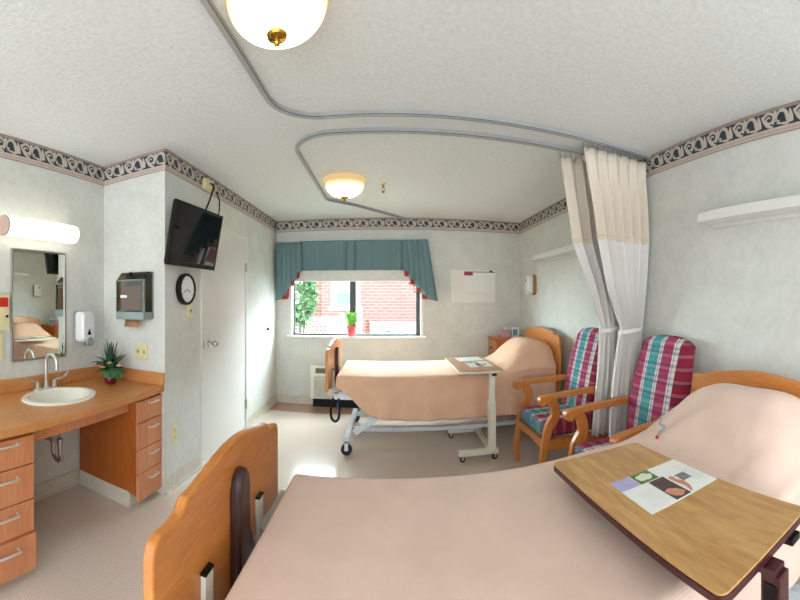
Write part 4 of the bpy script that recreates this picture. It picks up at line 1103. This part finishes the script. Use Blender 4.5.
# ------------------------------------------------------------------ right wall
def shelf(y0, y1, label):
    r = thing('wall_shelf', (XR, (y0 + y1) / 2, 1.81), label, 'shelf', 'white wall shelves')
    obj('shelf_board', G().box(XR - .142, XR - .001, y0, y1, 1.8355, 1.852), M['white'], r, bevel=.002)
    obj('front_lip', G().box(XR - .155, XR - .1425, y0 - .001, y1 + .001, 1.83, 1.885), M['white'], r, bevel=.002)
    obj('wall_cleat', G().box(XR - .02, XR - .001, y0 + .02, y1 - .001, 1.812, 1.835), M['white'], r, bevel=.002)
    return r
shelf(.25, 1.50, 'white wall shelf above the nearer bed headboard')
shelf(2.78, 4.03, 'white wall shelf above the farther bed, partly behind the curtains')
r = thing('hand_sanitizer_dispenser', (XR, 4.32, 1.43), 'white rounded wall dispenser with gold side above the farther bed', 'dispenser')
pts0 = rr(4.25, 4.40, 1.435, 1.685, .045)
def rg(x, s): return [Vector((x, 4.325 + (p[0] - 4.325) * s, 1.56 + (p[1] - 1.56) * s)) for p in pts0]
obj('cover', G().rings([rg(XR - .05, 1), rg(XR - .085, .98), rg(XR - .105, .88), rg(XR - .112, .7)]), M['whitep'], r)
obj('back_housing', G().rings([rg(XR - .0005, .99), rg(XR - .0495, .99)]), M['gold'], r)
obj('sensor_mark', G().box(XR - .1135, XR - .1115, 4.315, 4.345, 1.60, 1.63), flat('blue_mark', (70, 90, 150), .4), r)

# ------------------------------------------------------------------ ceiling lamps and sprinkler
lampm = glow('lit_frosted_bowl', (255, 240, 214), 3.2, [(0.0, (1, .90, .70, 1)), (.07, (.9, .78, .56, 1)), (.105, (.5, .41, .26, 1)), (.135, (.26, .19, .10, 1)), (.16, (.15, .105, .05, 1))])  # bowl's falloff to a dim amber rim is painted into the emission colour
def ceiling_lamp(x, y, label, proto=None):
    r = thing('ceiling_lamp', (x, y, 2.245), label, 'ceiling lamp', 'ceiling bowl lamps')
    z0 = 2.274
    prof = [(.02, 0)]
    for i in range(1, 13):
        a = i / 12 * PI / 2
        prof.append((.02 + .155 * sin(a) ** 1.0, .125 * (1 - cos(a))))
    prof += [(.180, .140), (.188, .150), (.186, .156), (.174, .150)]
    obj('glass_bowl', G().lathe(prof, (x, y, z0), 48), lampm, r, smooth=60)
    obj('ceiling_pan', G().lathe([(.12, 2.418), (.15, 2.425), (.155, 2.4395)], (x, y, 0), 40), M['brass'], r)
    obj('finial', G().lathe([(.004, 2.234), (.010, 2.239), (.012, 2.245), (.006, 2.252), (.010, 2.256), (.032, 2.262), (.036, 2.270), (.03, 2.280), (.01, 2.284)], (x, y, 0), 28), M['brass'], r)
    return r
L1 = ceiling_lamp(-.372, 1.225, 'lit frosted bowl ceiling lamp with brass finial, nearer to the viewer over the pink bed')
L2 = copy_tree(L1, (-.375, 3.27, 2.245)); L2['label'] = 'lit frosted bowl ceiling lamp with brass finial by the track towards the window'
r = thing('fire_sprinkler', (-.037, 3.44, 2.36), 'small brass fire sprinkler on the ceiling right of the farther lamp', 'sprinkler')
obj('flange', G().lathe([(.028, 2.430), (.03, 2.436), (.03, 2.4395)], (-.037, 3.44, 0), 24), M['cream'], r)
obj('sprinkler_head', G().cyl((-.037, 3.44, 2.43), (-.037, 3.44, 2.40), .010).tube([(-.047, 3.44, 2.405), (-.052, 3.44, 2.385), (-.037, 3.44, 2.365)], .003, 6).tube([(-.027, 3.44, 2.405), (-.022, 3.44, 2.385), (-.037, 3.44, 2.365)], .003, 6).cyl((-.037, 3.44, 2.366), (-.037, 3.44, 2.362), .016), M['brass'], r)

# ------------------------------------------------------------------ outdoors
def brickm():
    k = NT('red_brick'); v = k.coord((1, 1, 1), (PI / 2, 0, 0))
    b = k.n('ShaderNodeTexBrick'); b.inputs['Scale'].default_value = 1
    b.inputs['Brick Width'].default_value = .24; b.inputs['Row Height'].default_value = .085; b.inputs['Mortar Size'].default_value = .008
    b.inputs['Color1'].default_value = lin((168, 94, 82)); b.inputs['Color2'].default_value = lin((146, 76, 66)); b.inputs['Mortar'].default_value = lin((184, 166, 156))
    k.l(v, b.inputs['Vector']); k.l(b.outputs['Color'], k.b.inputs['Base Color']); k.b.inputs['Roughness'].default_value = .9; return k.m
o = obj('ground', G().box(-14, 14, YB + T + .02, 30, -.25, -.15), flat('grey_green_ground', (120, 124, 106), .9)); o['kind'] = 'structure'
by = 10.0
r = thing('brick_building', (-.3, by, -.15), 'red brick building outside the window', 'building')
ww0, ww1, wz0, wz1 = -1.52, -.72, 1.17, 2.75
g = G().box(-1.98 - .3, ww0, by, by + 5, -.15, 3.1).box(ww1, 5.5, by, by + 5, -.15, 3.1).box(ww0, ww1, by, by + 5, -.15, wz0).box(ww0, ww1, by, by + 5, wz1, 3.1)
obj('brick_wall', g, brickm(), r, smooth=0)
wn = obj('window', G().box(ww0, ww0 + .09, by - .03, by + .08, wz0, wz1).box(ww1 - .09, ww1, by - .03, by + .08, wz0, wz1).box(ww0, ww1, by - .03, by + .08, wz1 - .09, wz1).box(ww0 - .05, ww1 + .05, by - .06, by + .08, wz0 - .06, wz0 + .05).box(ww0, ww1, by - .02, by + .07, 1.80, 1.88), M['white'], r, bevel=.004)
obj('pane', G().box(ww0 + .05, ww1 - .05, by + .04, by + .05, wz0, wz1), flat('pale_blind_pane', (206, 214, 214), .2), r, parent=wn)
r = thing('window_air_conditioner', (-1.10, by, 1.22), 'grey window air conditioner in the brick building window', 'air conditioner')
obj('housing', G().box(-1.38, -.84, by - .26, by - .07, 1.225, 1.66), M['white'], r, bevel=.01)
g = G()
for i in range(12): g.box(-1.33, -.89, by - .272, by - .262, 1.27 + i * .026, 1.285 + i * .026)
obj('grille', g.box(-1.33, -.89, by - .264, by - .261, 1.265, 1.58), flat('blue_grey_grille', (120, 138, 156), .5), r, smooth=0)
r = thing('lattice_fence', (-1.3, 8.2, -.15), 'white lattice fence outside the window', 'fence')
g = G(); fx0, fx1, fz0, fz1, fy = -3.0, -.62, .10, .93, 8.2
n_ = 24
for i in range(-14, n_ + 14):
    x = fx0 + (fx1 - fx0) * i / n_
    for sg in (1, -1):
        a, b = (x, fz0), (x + sg * (fz1 - fz0), fz1)
        t0, t1 = 0, 1
        if sg > 0: t0 = max(0, (fx0 - a[0]) / (b[0] - a[0])); t1 = min(1, (fx1 - a[0]) / (b[0] - a[0]))
        else: t0 = max(0, (fx1 - a[0]) / (b[0] - a[0])); t1 = min(1, (fx0 - a[0]) / (b[0] - a[0]))
        if t1 - t0 > .03:
            p = [(a[0] + (b[0] - a[0]) * t, fy + (.006 if sg > 0 else -.006), a[1] + (b[1] - a[1]) * t) for t in (t0, t1)]
            g.sweep(p, [(.005, -.011), (.005, .011), (-.005, .011), (-.005, -.011)], (0, 0, 1))
obj('lattice_panel', g, M['white'], r, smooth=0)
obj('rail', G().box(fx0, fx1, fy - .03, fy + .03, fz1, fz1 + .07).box(fx0, fx1, fy - .03, fy + .03, fz0 - .07, fz0), M['white'], r)
for x in (fx0, fx1):
    obj('post', G().box(x - .06, x + .06, fy - .06, fy + .06, -.15, 1.05).ball((x, fy, 1.11), .075), M['white'], r, bevel=.004)
r = tag(obj('garden_wall', G().box(-.4, 5, 8.9, 9.1, -.15, .86), flat('white_render', (226, 224, 216), .8)), 'low white garden wall in front of the brick building', 'wall')
def bush(name, c, rx, ry, rz, n, seed, mat, label):
    rnd = random.Random(seed); r = thing(name, (c[0], c[1], -.15), label, 'shrub'); g = G()
    for i in range(n):
        a, b = rnd.uniform(0, 2 * PI), math.acos(rnd.uniform(-1, 1)); q = rnd.uniform(.45, 1) ** .5
        p = Vector((c[0] + rx * q * sin(b) * cos(a), c[1] + ry * q * sin(b) * sin(a), c[2] + rz * q * cos(b)))
        dv = Vector((rnd.uniform(-1, 1), rnd.uniform(-1, 1), rnd.uniform(-.4, 1))).normalized() * rnd.uniform(.08, .15)
        leaf_blade(g, p, p + dv, rnd.uniform(.03, .055), .01, n=4)
    obj('foliage', g, mat, r, smooth=60)
    g = G()
    for i in range(5):
        a = i * 1.3; g.tube([(c[0] + .05 * cos(a), c[1] + .05 * sin(a), -.15), (c[0] + rx * .4 * cos(a), c[1] + ry * .4 * sin(a), c[2])], .018, 6)
    obj('stem', g, flat('bark', (96, 76, 58), .9), r)
bush('shrub', (-1.70, 7.0, 1.45), .38, .3, .62, 1500, 2, flat('sunlit_leaf', (120, 158, 112), .6, var=.3, scale=9), 'leafy green shrub outside the window at its left side')
bush('shrub', (.02, 7.6, .62), .26, .2, .18, 130, 5, flat('pale_leaf', (176, 190, 170), .6, var=.2, scale=9), 'low pale shrub outside the window at its right side')

# ------------------------------------------------------------------ light and camera
wd = bpy.data.worlds.new('sky'); SC.world = wd; wd.use_nodes = True
nt = wd.node_tree; bg = nt.nodes['Background']
tcw = nt.nodes.new('ShaderNodeTexCoord'); sep = nt.nodes.new('ShaderNodeSeparateXYZ'); nt.links.new(tcw.outputs['Generated'], sep.inputs[0])
rw = nt.nodes.new('ShaderNodeMapRange'); rw.inputs['From Min'].default_value = .12; rw.inputs['From Max'].default_value = .5
rw.inputs['To Min'].default_value = 2.45; rw.inputs['To Max'].default_value = 34
nt.links.new(sep.outputs['Y'], rw.inputs['Value']); nt.links.new(rw.outputs[0], bg.inputs['Strength'])
bg.inputs['Color'].default_value = (.885, .945, 1.0, 1)

F_, H_ = 374.38, 300.78
cam = bpy.data.cameras.new('camera'); co = bpy.data.objects.new('camera', cam); COL.objects.link(co)
cam.type = 'PANO'; cam.panorama_type = 'CENTRAL_CYLINDRICAL'
cam.central_cylindrical_range_u_min = -400 / F_; cam.central_cylindrical_range_u_max = 400 / F_
cam.central_cylindrical_range_v_min = -(600 - H_) / F_; cam.central_cylindrical_range_v_max = H_ / F_
cam.central_cylindrical_radius = 1
cam.clip_start = .02
co.location = (0, 0, 1.364); co.rotation_euler = (PI / 2, 0, -.034)
SC.camera = co
vs = SC.view_settings
vs.view_transform = 'Standard'; vs.look = 'None'; vs.gamma = 1; vs.use_curve_mapping = False; vs.exposure = 0.8
